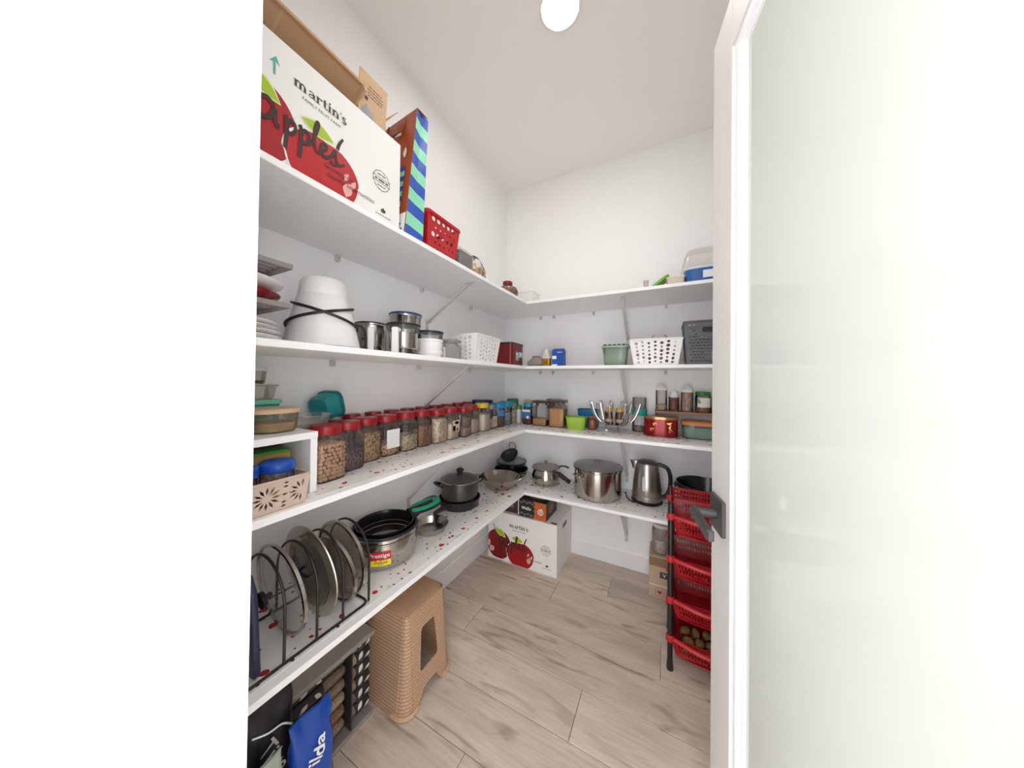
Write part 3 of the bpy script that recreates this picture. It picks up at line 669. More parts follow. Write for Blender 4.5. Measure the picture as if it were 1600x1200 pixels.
MB().loft([(0, .03, .055, 3), (.02, .035, .064, 3), (.06, .032, .058, 2.5), (.085, .022, .04, 2.5), (.11, .008, .03, 2)], 28).obj('bag_film', clear('ffffff', .10, .1), t)
# squat pickle jar
t = thing('squat_jar', 'squat round jar of dried berries with a red cap near the corner', 'jar', (.288, 1.585, T1+.0002))
MB().lathe([(.05, 0), (.062, .012), (.066, .035), (.055, .06), (.03, .075), (.026, .085)], 28, True, False).obj('jar_body', G_JAR, t)
MB().lathe([(.047, .003), (.058, .012), (.062, .035), (.052, .058), (.026, .073)], 24).obj('contents', grain('5e3a2f', 'c39c86', 150), t)
MB().lathe([(.029, .082), (.030, .084), (.030, .098), (.027, .1)], 24).obj('cap', M_RED, t)
basket('lattice_tray', 'low white lattice tray in the corner of the topmost shelf', .305, 1.79, T1+.0002, .075, .055, .072, .010, mat('e4e2e0', .4), slots(4, 16, .5, .5, .12, .85), rz=0, rimr=.004)
# right part of the top shelf
t = thing('glass_cup', 'tiny clear cup on the back topmost shelf beside green lid', 'cup', (1.055, 1.745, T1+.0002)); MB().loft(shell([(0, .010, .010, 2), (.048, .014, .014, 2)], .0015), 20).obj('cup_body', G_FROST, t)
t = thing('food_cover', 'bright green snap cover leaning on the beige box, back topmost shelf', 'lid', (1.085, 1.80, T1+.004), 0)
MB().loft([(0, .05, .05, 5), (.01, .052, .052, 5), (.013, .047, .047, 5)], 32, M=RY(-36) @ T(.052, 0, 0)).obj('lid_body', mat('6fb02c', .4), t)
t = tub('beige_box', 1.195, 1.80, T1+.0002, .042, .045, .052, mat('d8cbbd', .6), 'small beige tub beside the blue container on the topmost shelf', 6, 1.02, lidm=mat('dfd4c7', .6), lid_h=.008)
t = thing('clear_bin', 'clear plastic bin upended behind the blue container', 'bin', (1.335, 1.99, T1+.0002))
MB().loft([(0, .138, .078, 6), (.003, .135, .075, 6), (.20, .095, .062, 6), (.245, .080, .056, 4), (.255, .06, .045, 4)], 40, False).obj('bin_body', clear('fbfaf9', .07, .1, .5), t)
t = thing('blue_container', 'blue plastic container with a white label on back topmost shelf', 'container', (1.345, 1.825, T1+.0002))
MB().loft(shell([(0, .098, .07, 5), (.01, .105, .078, 5), (.075, .110, .082, 5)], .002), 40).obj('tub_body', mat('2c5f9f', .35), t)
MB().loft([(.075, .112, .084, 5), (.084, .113, .085, 5), (.088, .108, .08, 5)], 40).obj('lid', mat('cfd6e4', .4), t)
MB().bbox(-.03, .06, -.090, -.084, .022, .06, .002).obj('clasp', mat('e3e6ee', .4), t, smooth=0)
# ================================================================== second shelf
M_PLATE = mat('efeceb', .2); M_SLAT = mat('8b8480', .5)
def plate(x, y, z, r, h, label, m=M_PLATE, group='white plates on the slatted rack', name='dinner_plate'):
    return tag(MB().lathe([(r*.55, 0), (r*.6, .001), (r*.93, h*.75), (r, h), (r*.985, h+.0015), (r*.6, .005), (r*.2, .004)], 40).obj(name, m, None, (x, y, z)), label, 'plate', group)
pz = ['bottom', 'second from the bottom', 'third from the bottom', 'top']
for k in range(4): plate(.205, .295, T2+.0003+k*.0125, .118+(.004 if k < 2 else -.004), .014, 'white plate, %s of the stack beneath the dark slatted tier' % pz[k])
t = thing('dish_rack', 'dark two tier slatted dish rack at the left end of second shelf', 'dish rack', (.185, .27, T2+.0003))
for z0, xo in ((.085, .125), (.182, .13)):
    f = MB(); f.box(-.13, xo, .105, .125, z0, z0+.008); f.box(-.13, xo, -.105, -.085, z0, z0+.008); f.box(xo, xo+.012, -.105, .125, z0, z0+.012); f.box(-.142, -.13, -.105, .125, z0, z0+.012)
    fr_ = f.obj('tier_frame', M_SLAT, t, smooth=0)
    for i in range(9):
        x = -.115+i*.0265; MB().box(x, x+.011, -.09, .11, z0+.001, z0+.007).obj('slat', M_SLAT, fr_, smooth=0)
for x in (-.136, .13):
    MB().box(x-.005, x+.005, -.113, -.105, 0, .212).obj('leg', M_SLAT, t, smooth=0)
MB().box(-.141, -.131, .125, .133, 0, .194).obj('leg', M_SLAT, t, smooth=0)
b1 = MB().lathe([(.05, 0), (.09, .012), (.122, .026), (.125, .03), (.12, .030), (.088, .016), (.03, .006)], 40); tag(b1.obj('serving_bowl', mat('8e1a20', .25), None, (.20, .29, T2+.0936)), 'dark red shallow bowl on the lower rack tier', 'bowl')
b1 = MB().lathe([(.05, 0), (.1, .012), (.128, .024), (.131, .028), (.126, .028), (.09, .014), (.03, .006)], 40); tag(b1.obj('serving_bowl', M_PLATE, None, (.20, .29, T2+.1246)), 'white shallow bowl stacked in the dark red bowl', 'bowl')
plate(.185, .275, T2+.1905, .11, .014, 'white plate, lower of two on the upper rack tier'); plate(.185, .275, T2+.203, .105, .014, 'white plate, upper of two on the upper rack tier')
t = thing('glass_bowl', 'clear glass bowl topping the plates on the rack', 'bowl', (.18, .272, T2+.2195)); MB().lathe([(.04, 0), (.075, .02), (.095, .05), (.097, .053), (.093, .05), (.072, .022), (.038, .004)], 36).obj('bowl_body', clear('e8e8e6', .25, .05, 1.4), t)
# white cone appliance
t = thing('kitchen_mixer_base', 'white conical kitchen appliance wrapped in its black cord', 'appliance', (.200, .543, T2+.0003))
MB().lathe([(.100, 0), (.104, .004), (.104, .012), (.099, .035), (.079, .125), (.070, .158), (.068, .162)], 48, True, False).obj('body', mat('eae6e5', .3), t)
MB().lathe([(.0675, .162), (.067, .172), (.063, .204), (.055, .215), (.03, .219), (.001, .220)], 48, False).obj('cap', mat('efecea', .3), t)
MB().lathe([(.1048, 0), (.1052, .002), (.1052, .006), (.1045, .008)], 48, False, False).obj('base_band', mat('7f93c4', .5), t)
cord = []
for i in range(72):
    f_ = 4*PI*i/72; z = .104+.048*math.sin(f_/2); r = .099-(z-.035)*.222+.0045; a = f_-math.radians(29); cord.append((r*math.cos(a), r*math.sin(a), z))
MB().tube(cord, .0042, 8, True).obj('cord', M_BLACK, t)
MB().tube([tuple(p) for p in smooth_pts([(.062, .062, .085), (.075, .085, .075), (.06, .105, .04), (.04, .117, .010)], 5)], .0042, 8).obj('cord_tail', M_BLACK, t)
MB().bbox(.015, .045, .110, .127, 0.0005, .017, .003).obj('plug', M_BLACK, t, smooth=0)
# mixer jars
def mixjar(x, y, z, r, h, rz, lidm, label, kind, handle=True):
    t = thing('blender_jar', label, 'blender jar', (x, y, z), math.radians(rz), 'steel and white blender jars')
    if kind == 'steel':
        MB().lathe([(r*.82, .0), (r*.82, .014)], 36).obj('base', M_DARKST, t)
        MB().lathe([(r*.86, .014), (r*.9, .018), (r*.93, h*.5), (r*.96, h*.9), (r, h*.92), (r, h*.95), (r*.9, h*.95)], 40).obj('jar_body', M_STEEL, t)
    elif kind == 'dome':
        MB().lathe([(r*.72, .0), (r*.72, .012), (r*.60, .014), (r*.60, .022)], 36).obj('base', M_DARKST, t)
        MB().lathe([(r*.80, .022), (r*.84, .026), (r*.84, h*.66), (r*.88, h*.70)], 40).obj('jar_body', M_STEEL, t)
        MB().lathe([(r*.88, h*.70), (r*.93, h*.76), (r*.96, h*.90), (r*.94, h*.95)], 40, False, False).obj('dome', clear('eef0ee', .12, .05, 1.4), t)
    else:
        MB().lathe([(r*.85, .0), (r*.85, .012), (r*.93, .016), (r*.95, .022), (r*.95, .028), (r*.9, .030), (r*.92, h*.58), (r*.99, h*.62), (r*.99, h*.69), (r*.9, h*.70)], 40).obj('jar_body', M_WHITE, t)
        MB().lathe([(r*.9, h*.70), (r*.95, h*.78), (r*.97, h*.90), (r*.94, h*.95)], 40, False, False).obj('dome', clear('e6eae9', .15, .05, 1.4), t)
    MB().lathe([(r*.98, h*.945), (r*1.02, h*.955), (r*1.02, h*.985), (r*.96, h), (r*.3, h*1.002)], 40).obj('lid', lidm, t)
    if handle:
        b = MB(); b.bbox(r*.9, r*.9+.034, -.011, .011, h*.68, h*.80, .003); b.bbox(r*.9+.018, r*.9+.036, -.011, .011, .002, h*.78, .003)
        b.obj('handle', M_WHITE, t, smooth=0)
    return t
mixjar(.148, .752, T2+.0003, .057, .122, -38, M_BLACK, 'steel blender jar with black lid right of the white appliance', 'steel')
mixjar(.278, .792, T2+.0003, .060, .116, -62, M_BLACK, 'blender jar with glass dome and black rim in front', 'dome')
mixjar(.10, .962, T2+.0003, .070, .205, 140, mat('28477e', .4), 'tall steel blender jar with blue lid at the back', 'steel')
mixjar(.272, .938, T2+.0003, .055, .110, 160, M_BLACK, 'white blender jar with clear dome and dark rim', 'white', False)
t = sqjar(.275, 1.06, T2+.0003, .085, .090, clear('efeceb', .35, .2), None, 0, 'clear empty square tub beside the white dotted basket', e=6, lid_h=.012, glass=clear('ecebe9', .22, .1), lid_r=1.0, lid_e=6, cat='tub')
basket('dotted_basket', 'white plastic basket with round holes on left second shelf', .255, 1.30, T2+.0003, .068, .10, .135, .016, M_WHITE, dots(6, 6, .0045, .0078, .3, .12, 3), rimr=.004)
t = thing('square_canister', 'dark red square canister with a picture label by the corner', 'canister', (.268, 1.640, T2+.0003))
MB().loft([(0, .066, .082, 9), (.004, .068, .085, 9), (.125, .068, .085, 9)], 36).obj('canister_body', mat('6f171b', .3), t)
MB().loft([(.125, .070, .087, 9), (.137, .070, .087, 9), (.14, .066, .083, 9)], 36).obj('lid', mat('3f1013', .35), t)
fr = plane((.068, 0, 0), (0, 1, 0), (0, 0, 1)); q = decal('paper_label', mat('a9a39c', .5), [grid_patch(-.03, .012, .03, .085, 1)], fr, t); decal('label_print', mat('b9d0ea', .5), [grid_patch(.016, .06, .05, .085, 1)], fr, t); decal('label_print', mat('3c4a35', .5), [poly(circ(.04, .045, .014)), grid_patch(.016, .06, .03, .042, 1)], fr, t, .001)
decal('label_print', M_WHITEP, [grid_patch(-.026, .006, .068, .075, 1), grid_patch(-.022, .004, .055, .06, 1)], fr, q, .0012)
t = thing('snack_pouch', 'low grey plastic pouch between red canister and gold packet', 'pouch', (.388, 1.81, T2+.0003)); MB().loft([(0, .045, .035, 3), (.015, .06, .045, 3), (.035, .055, .035, 3), (.05, .035, .022, 2.5), (.062, .028, .015, 2.5)], 28).obj('pouch_body', mat('8e857f', .45), t); MB().loft([(.058, .028, .012, 3), (.07, .027, .004, 3)], 20).obj('seal_band', mat('7a3a34', .5), t)
t = thing('gold_packet', 'small packet with gold base and white peaked top', 'packet', (.480, 1.765, T2+.0003)); MB().loft([(0, .024, .018, 6), (.003, .026, .02, 6), (.05, .026, .02, 6)], 24).obj('packet_body', mat('b98a2c', .25, .7), t); MB().loft([(.05, .026, .02, 6), (.11, .004, .016, 4)], 24).obj('packet_top', mat('d9d5d0', .4), t)
decal('lettering', M_GREY, [sh(fineprint(.022, .003, 10), 0, .066)], plane((0, -.0205, 0), (1, 0, .0), (0, 0, 1)), t, .001)
t = tub('white_carton', .445, 1.86, T2+.0003, .03, .022, .115, mat('cfc9c6', .6), 'small white carton behind the gold packet', 8, 1, rim=False)
t = thing('blue_carton', 'small blue carton with a white panel, back of second shelf', 'carton', (.555, 1.78, T2+.0003)); MB().bbox(-.036, .036, -.03, .03, 0, .098, .001).obj('carton_body', mat('174fa3', .45), t, smooth=0)
MB().add([(-.036, -.03, .098), (.036, -.03, .098), (.036, .03, .098), (-.036, .03, .098), (-.034, 0, .112), (.034, 0, .112)], [(0, 1, 5, 4), (2, 3, 4, 5), (1, 2, 5), (3, 0, 4)]).obj('gable_top', mat('1b58b3', .45), t, smooth=0)
fr = plane((0, -.03, 0), (1, 0, 0), (0, 0, 1)); decal('white_panel', M_WHITEP, [grid_patch(-.033, -.006, .044, .064, 1), grid_patch(-.035, .0, .002, .012, 1)], fr, t); decal('lettering', mat('cfe0f4', .5), [sh(fineprint(.03, .005, 11), .015, .086)], fr, t)
# back wall, second shelf
t = tub('green_tub', .894, 1.80, T2+.0003, .060, .05, .105, clear('d3e0d1', .45, .15), 'pale green translucent tub with black and white patterned lid', 5, 1.15, contm=mat('c2ccbf', .7), fill=.55)
MB().loft([(.102, .075, .063, 5), (.112, .076, .064, 5), (.114, .068, .056, 5), (.122, .068, .056, 5)], 36).obj('lid', mat('9fae9b', .5), t)
decal('lid_pattern', M_BLACK, [poly(circ(-.05+.025*i, .117, .0095, 10, .004)) for i in range(5)], lambda u, v, n: Vector((u, -.0565-n, v)), t, .0008)
basket('dotted_basket', 'white plastic basket with round holes beside the grey woven basket', 1.103, 1.815, T2+.0003, .105, .066, .138, .022, M_WHITE, dots(6, 7, .004, .0085, .12, .12, 8), rimr=.004)
t = thing('chip_bag', 'clear bag with a red packet poking out of the white basket', 'bag', (1.12, 1.82, T2+.004))
MB().loft([(0, .06, .035, 3), (.06, .075, .04, 3), (.13, .06, .03, 2.5), (.165, .03, .015, 2.5)], 24).obj('bag_film', clear('ffffff', .25, .15), t); MB().loft([(.002, .05, .028, 4), (.13, .055, .028, 4), (.148, .045, .01, 4)], 24).obj('packet', mat('8c2430', .4), t)
def woven(w, h):
    def skip(u, v, w_, h_): return abs(u) < .055 and abs(v-h_*.80) < .026
    return slots(13, 11, .62, .38, .06, .95, True, skip)(w, h)+[rrect(-.038, .038, h*.80-.014, h*.80+.014, .013, 4)]
basket('woven_basket', 'tall dark grey woven plastic basket at right on second shelf', 1.353, 1.83, T2+.0003, .105, .095, .215, .014, mat('5d5d60', .5), woven, rimr=.005)
# ================================================================== third shelf
t = thing('shelf_riser', 'small white riser stand holding tubs at left of third shelf', 'riser', (0, 0, T3))
MB().bbox(.02, .302, .18, .477, .148, .166, .001).obj('riser_top', M_SHELF, t, smooth=0); MB().bbox(.02, .302, .458, .476, 0, .148, .001).obj('side_panel', M_SHELF, t, smooth=0); MB().bbox(.02, .302, .18, .198, 0, .148, .001).obj('side_panel', M_SHELF, t, smooth=0)
ZR = T3+.1663
t = thing('cardboard_box', 'dark brown cardboard box standing inside the riser', 'box', (.09, .39, T3+.0002)); MB().bbox(-.06, .065, -.015, .06, 0, .13, .001).obj('box_body', mat('5d4234', .7), t, smooth=0); MB().box(-.09, .09, .01, .02, .13, .1305).obj('tape', mat('6d5140', .5), t, smooth=0)
t = thing('spice_packet', 'tan spice carton with green top and red lettering in riser', 'carton', (.198, .340, T3+.0002))
MB().bbox(-.03, .03, -.075, .105, 0, .108, .001).obj('carton_body', mat('b8914f', .55), t, smooth=0); MB().bbox(-.03, .03, -.075, .105, .108, .116, .001).obj('carton_top', mat('5a9a3a', .5), t, smooth=0)
fr = plane((.03, 0, 0), (0, 1, 0), (0, 0, 1)); decal('logo_print', M_WHITEP, [poly(circ(.018, .052, .072, 28, .034))], fr, t); decal('logo_print', mat('8f1f22', .5), [poly(circ(.018, .052, .068, 28, .031))], fr, t, .001); decal('logo_print', M_WHITEP, [grid_patch(-.05, .086, .040, .064, 1)], fr, t, .0014); decal('lettering', mat('a32022', .5), [sh(txt('SAKTHI', .118, bold=.02, height=.019), .018, .052)], fr, t, .0018)
def cutholes(w, h):
    out = []
    for cx in [(-w/2+.035)+.07*i for i in range(int(w/.07)+1)]:
        for k in range(12):
            a = 2*PI*k/12; c, s_ = math.cos(a), math.sin(a)
            pts = [(.008, 0), (.018, .0028), (.028, 0), (.018, -.0028)]
            q = [(cx+x*c-y*s_, h*.5+x*s_+y*c) for x, y in pts]
            if all(abs(x) < w/2-.004 and .005 < y < h-.005 for x, y in q): out.append(q)
        for dx, dy in ((.035, .45), (.035, .30), (.035, -.30), (.035, -.45), (.035, 0)):
            u, v = cx+dx, h*.5+dy*h*.85; r = .0055
            q = [(u+r, v), (u, v+r*.6), (u-r, v), (u, v-r*.6)]
            if all(abs(x) < w/2-.004 and .005 < y < h-.005 for x, y in q): out.append(q)
    return out
basket('cutout_basket', 'beige plastic basket with flower cut-outs at left of third shelf', .300, .328, T3+.0002, .046, .094, .072, .008, mat('cdb6a6', .5), cutholes, rimr=.0035)
for k, (xx, yy, w) in enumerate(((.300, .305, 'nearest the door'), (.297, .383, 'nearer the riser leg'))):
    rjar(xx, yy, T3+.0028, .035, .106, M_BLUE, grain('c9b6a4', 'e4d8cc', 120), .5, 'clear jar with blue lid in cut-out basket, %s' % w, lid_h=.026, lid_r=1.08, lidshape=[(.036, 0), (.038, .003), (.038, .020), (.034, .0235), (.028, .025)], group='blue lid jars in the cut-out basket')
tub('mint_tub', .082, .418, ZR+.0002, .045, .048, .075, mat('2f9d86', .4), 'green tub with mint lid on the riser by the wall', 6, 1.05, lidm=mat('79c9ac', .45))
tub('clear_tub', .080, .412, ZR+.0842, .042, .045, .040, clear('f8f5f2', .18, .1, .7), 'empty clear tub stacked on the mint lid', 5, 1.12)
tub('deli_tub', .076, .405, ZR+.1268, .038, .038, .044, clear('f6f2ef', .15, .1, .7), 'clear deli tub with dark food, topmost of the riser stack', 2, 1.1, lidm=mat('d9d2cb', .5), contm=mat('2b2624', .6), fill=.25)
rjar(.20, .318, ZR+.0002, .038, .10, mat('d8d2cc', .5), grain('c8b8a8', 'ded2c4', 90), .6, 'frosted jar at the left end of the riser top', glass=clear('f3eee9', .25, .2, .7))
tub('beige_lid_bowl', .205, .412, ZR+.0002, .048, .05, .058, clear('f0ead9', .15, .12, .7), 'clear bowl with beige lid on the front of the riser', 2.6, 1.1, lidm=mat('d5b494', .5), contm=grain('a98a66', 'c7b08e', 60, kind='NOISE'), fill=.45)
# --- red lid jars
GR = 'red lid food jars on the third shelf'
D_LENT = grain('35202a', '7d625f', 130); D_BROWN = grain('76532f', 'c2a47e', 110); D_PALE = grain('938464', 'e0d6ba', 110); D_OAT = grain('cdb79a', 'f0e4d2', 70); D_FLOUR = mat('e6d9c8', .9); D_MIX = grain('84502f', 'e2c09a', 110); D_BR2 = grain('6a4226', 'b5875c', 140); D_DUST = grain('8f7466', 'b9a398', 200)
chick = sqjar(.213, .548, T3+.0002, .094, .168, M_RLID, None, 0, 'nearest red lid jar, full of chickpeas, against the riser', rot=4, group=GR, e=5)
b = MB(); rnd = random.Random(11); a = .0445
for side in range(4):
    for i in range(6):
        for k in range(9):
            u = -a*.80+a*1.6*(i+.5*(k % 2))/5.5+rnd.uniform(-.003, .003); z = .010+.0118*k+rnd.uniform(-.0014, .0014); d = a*.93-.003*(abs(u)/a)**6
            p = RZ(90*side) @ Vector((d, u, z)); r = rnd.uniform(.0058, .0068); d = min(d, a*.985-r); p = RZ(90*side) @ Vector((d, u, z)); b.ball(p, r, r, r, 7, 5)
for i in range(7):
    for k in range(7): b.ball((-a*.8+a*1.6*i/6, -a*.8+a*1.6*k/6, .107+rnd.uniform(-.002, .002)), .0056, .0056, .0056, 7, 5)
MB().loft([(.004, .034, .034, 5), (.104, .034, .034, 5)], 24).obj('contents', mat('75543a', .8), chick)
b.obj('chickpeas', mat('d3ae8a', .55), chick, kind='stuff')
sqjar(.172, .645, T3+.0002, .090, .165, M_RLID, D_LENT, .42, 'red lid jar of dark brown lentils, second along the row', rot=3, group=GR)
sqjar(.132, .745, T3+.0002, .092, .164, M_RLID, D_BROWN, .66, 'red lid jar of brown cumin, third along the row', rot=3, group=GR)
sqjar(.122, .845, T3+.0002, .090, .163, M_RLID, D_MIX, .30, 'red lid jar with large blank white label', rot=2, group=GR, lab=('+x', -.032, .034, .03, .105, M_WHITEP, []))
sqjar(.123, .946, T3+.0002, .092, .166, M_RLID, D_PALE, .40, 'red lid jar of pale green seeds beyond the white labelled jar', rot=2, group=GR)
sqjar(.126, 1.040, T3+.0002, .084, .164, M_RLID, D_BR2, .58, 'red lid jar of brown seeds, sixth along the row', rot=1, group=GR)
sqjar(.140, 1.132, T3+.0002, .090, .163, M_RLID, D_OAT, .72, 'red lid jar of oats, before the picture label jar', rot=0, group=GR)
pic = [(mat('cdbfa8', .6), [grid_patch(-.026, .030, .038, .098, 1)]), (mat('8793c4', .5), [grid_patch(-.024, -.002, .042, .07, 1)]), (mat('5a3320', .5), [poly(circ(.008, .085, .017, 16, .008)), poly(circ(.014, .05, .008))])]
sqjar(.138, 1.232, T3+.0002, .088, .164, M_RLID, D_FLOUR, .5, 'red lid flour jar with a picture label', rot=0, group=GR, lab=('+x', -.028, .032, .036, .10, mat('6b4a2a', .5), pic))
sqjar(.160, 1.325, T3+.0002, .076, .160, M_RLID, D_DUST, .3, 'nearly empty red lid jar beside the picture label jar', rot=0, group=GR)
sqjar(.135, 1.425, T3+.0002, .086, .164, M_RLID, grain('cfc0b0', 'e5dacd', 150), .5, 'red lid jar of pale powder before the yellow lid jar', group=GR)
sqjar(.150, 1.525, T3+.0002, .088, .168, mat('d9b62f', .4), mat('e9dfd0', .9), .6, 'yellow lid jar of white flour in the jar row', group=GR)
bk = [(.105, .555), (.075, .652), (.05, .752), (.05, .85), (.05, .946), (.05, 1.04), (.048, 1.136), (.05, 1.232), (.05, 1.33), (.05, 1.427), (.055, 1.525)]
cm = [D_BROWN, D_OAT, D_PALE, D_MIX, D_BR2, D_LENT, D_FLOUR, D_BROWN, D_PALE, D_OAT, D_DUST]
nm = ['chickpea', 'dark lentil', 'cumin', 'blank white label', 'pale seed', 'brown seed', 'oat', 'picture label', 'nearly empty', 'pale powder', 'yellow lid']
bk[0] = (.115, .553); bk[1] = (.072, .655); 
for i, (x, y) in enumerate(bk):
    if i == 0: x = .118
    sqjar(x if i < 2 else .038, y, T3+.0002, (.09, .084)[i] if i < 2 else .070, .156 if i < 2 else .170, M_RED, cm[i], .55, 'red lid jar against the wall behind the %s jar' % nm[i], group='red lid jars against the left wall')
tub('clear_bowl', .125, .545, T3+.1564, .05, .05, .038, clear('f8f5f3', .16, .1, .7), 'empty clear bowl resting on the red jar lids', 2.4, 1.18)
t = thing('teal_container', 'teal square container tipped on its side on the jar lids', 'container', (.062, .632, T3+.1585), 0)
Mt = RZ(18) @ RX(-74)
MB().loft(shell([(-.03, .037, .037, 4), (-.02, .042, .042, 4), (.03, .046, .046, 4)], .002), 36, M=T(0, 0, .05) @ Mt).obj('tub_body', M_TEAL, t); MB().loft([(.026, .050, .050, 4), (.038, .050, .050, 4), (.040, .046, .046, 4)], 36, M=T(0, 0, .05) @ Mt).obj('lid', mat('17757a', .4), t)
# corner jars
sqjar(.150, 1.622, T3+.0002, .074, .150, clear('d8d4d4', .5, .2), D_DUST, .4, 'clear lid spice jar with cream label beside the yellow lid', lab=('+x', -.028, .028, .012, .08, mat('c9b9a0', .6), [(mat('8a7a66', .6), [grid_patch(-.022, .022, .05, .056, 1), grid_patch(-.022, .022, .036, .040, 1)])]))
sqjar(.055, 1.622, T3+.0002, .082, .178, mat('26315f', .4), D_BR2, .5, 'navy lid jar against the wall behind the clear lid jar')
rjar(.150, 1.725, T3+.0002, .047, .158, mat('1f86b5', .4), grain('43281e', '6d4531', 240), .5, 'bright blue lid jar of brown powder near the corner', lid_h=.035, lid_r=1.05, lab=(-30, .03, .07, .11, mat('4a78b8', .5), []))
rjar(.055, 1.735, T3+.0002, .042, .172, mat('26315f', .4), D_BR2, .5, 'navy lid round jar against the left wall by the corner')
rjar(.148, 1.835, T3+.0002, .046, .160, mat('2790bb', .4), grain('5d6f80', '9fb2c0', 90), .6, 'second bright blue lid jar, nearer the corner', lid_h=.035, lid_r=1.05)
rjar(.14, 1.955, T3+.0002, .045, .172, mat('1d6a52', .4), D_PALE, .6, 'dark green lid jar in the very corner', lid_h=.03)
rjar(.205, 1.93, T3+.0002, .018, .130, mat('2e8a4c', .4), None, 0, 'narrow white spice bottle with green cap in the corner', lid_h=.03, glass=mat('e4e2df', .4), lid_r=1.25)
rjar(.235, 2.025, T3+.0002, .032, .165, mat('cfc07a', .5), grain('5f7a4a', '8fa870', 90), .7, 'jar with pale yellow lid behind the green cap bottle', lid_h=.025)
sqjar(.283, 1.925, T3+.0002, .072, .150, mat('2b92b9', .4), grain('4b2a1f', '7b4a33', 200), .35, 'jar with blue label and blue lid left of the dark lids', e=4, lab=('-y', -.034, .034, .03, .108, mat('3f76b4', .5), [(M_WHITEP, [grid_patch(-.03, .03, .088, .102, 1), poly(circ(.012, .05, .011))]), (mat('6b2f22', .5), [grid_patch(-.034, .034, .03, .042, 1)])]))
sqjar(.385, 1.922, T3+.0002, .104, .172, mat('4a3b38', .35), grain('9b6b45', 'c29468', 180), .28, 'clear jar with dark lid and little brown food, beside blue label', e=7, lid_e=7, lid_r=1.0, lid_h=.018, glass=G_CLEAR, lab=('+x', -.04, .04, .04, .12, mat('d9dde6', .5), []))
sqjar(.506, 1.926, T3+.0002, .108, .180, mat('4c4745', .35), grain('a8723c', 'd3a468', 14, kind='NOISE', stretch=(9, 9, 1)), .70, 'tall clear jar of golden noodles with dark lid', e=7, lid_e=7, lid_r=1.0, lid_h=.018, glass=G_CLEAR)
sqjar(.44, 2.03, T3+.0002, .09, .178, mat('4a3b38', .35), D_BR2, .5, 'dark lid jar behind the two clear dark lid jars', e=7, lid_e=7, lid_r=1.0, lid_h=.018)
tub('blue_tub', .690, 2.025, T3+.0002, .062, .048, .118, mat('1777a4', .4), 'tall bright blue plastic tub behind the lime tub', 5, 1.1)
tub('lime_tub', .640, 1.895, T3+.0002, .056, .048, .078, mat('a3c94a', .45), 'lime green plastic tub on the third shelf', 3.5, 1.14)
rjar(.735, 1.93, T3+.0002, .028, .085, mat('8f4a22', .4), mat('a85b25', .5), .8, 'small orange brown jar between lime tub and wire bowl', lid_h=.012)
# chrome wire fruit bowl
t = thing('wire_fruit_bowl', 'chrome wire fruit bowl with curled loop arms, third shelf', 'fruit bowl', (.870, 1.93, T3+.0003))
NB = 11
MB().tube([(.062*math.cos(2*PI*i/40), .062*math.sin(2*PI*i/40), .042) for i in range(40)], .0035, 8, True).obj('base_ring', M_CHROME, t)
MB().lathe([(.06, .040), (.061, .043), (.0605, .0455)], 32).obj('base_plate', mat('b4b0ac', .15, 1), t)
for i in range(3):
    a = 2*PI*i/3-.9; MB().tube(smooth_pts([(.055*math.cos(a), .055*math.sin(a), .040), (.045*math.cos(a), .045*math.sin(a), .018), (.04*math.cos(a), .04*math.sin(a), .004), (.052*math.cos(a), .052*math.sin(a), .004)], 4), .003, 6).obj('foot', M_CHROME, t)
for i in range(NB):
    a = 2*PI*(i+.3)/NB; R = RZ(math.degrees(a)); hw = .009
    prof = [(.058, .042), (.085, .052), (.115, .085), (.135, .13), (.147, .172)]
    pr = prof if math.sin(a) < .55 else [(r*(.82 if r > .1 else 1), z) for r, z in prof]
    up = smooth_pts([(r, -hw, z) for r, z in pr], 5); dn = smooth_pts([(r, hw, z) for r, z in pr], 5)[::-1]
    e_ = pr[-1]; tip = [(e_[0]+.004+.006*math.sin(q)*.3, -hw*math.cos(q), e_[1]+hw*math.sin(q)*1.1) for q in [PI*k/8 for k in range(1, 8)]]
    MB().tube([tuple(p) for p in up]+tip+[tuple(p) for p in dn], .0033, 7, M=R).obj('wire_arm', M_CHROME, t)
for k, x in enumerate((.838, .902)):
    rjar(x, 1.93, T3+.047, .025, .098, mat('c9a03a', .4), mat('6d2d22', .5), .8, 'small preserve jar with gold lid inside wire bowl, %s one' % ('left', 'right')[k], lid_h=.02, lab=(-80, .022, .012, .03, mat('c9b49a', .5), []))
t = thing('flip_jar', 'tall glass jar with teal collar beside the wire bowl', 'jar', (1.006, 2.03, T3+.0003))
MB().lathe([(.038, 0), (.042, .004), (.042, .09), (.037, .105)], 28, True, False).obj('jar_body', G_CLEAR, t); MB().lathe([(.038, .004), (.039, .03)], 24).obj('contents', grain('6d4a3a', '9a7a66', 200), t)
MB().lathe([(.044, .10), (.045, .102), (.045, .14), (.043, .142)], 28).obj('collar', mat('2aa391', .4), t); MB().lathe([(.040, .142), (.041, .146), (.041, .205), (.039, .212), (.03, .214)], 28, False).obj('upper_jar', clear('e9e2df', .25, .08), t)
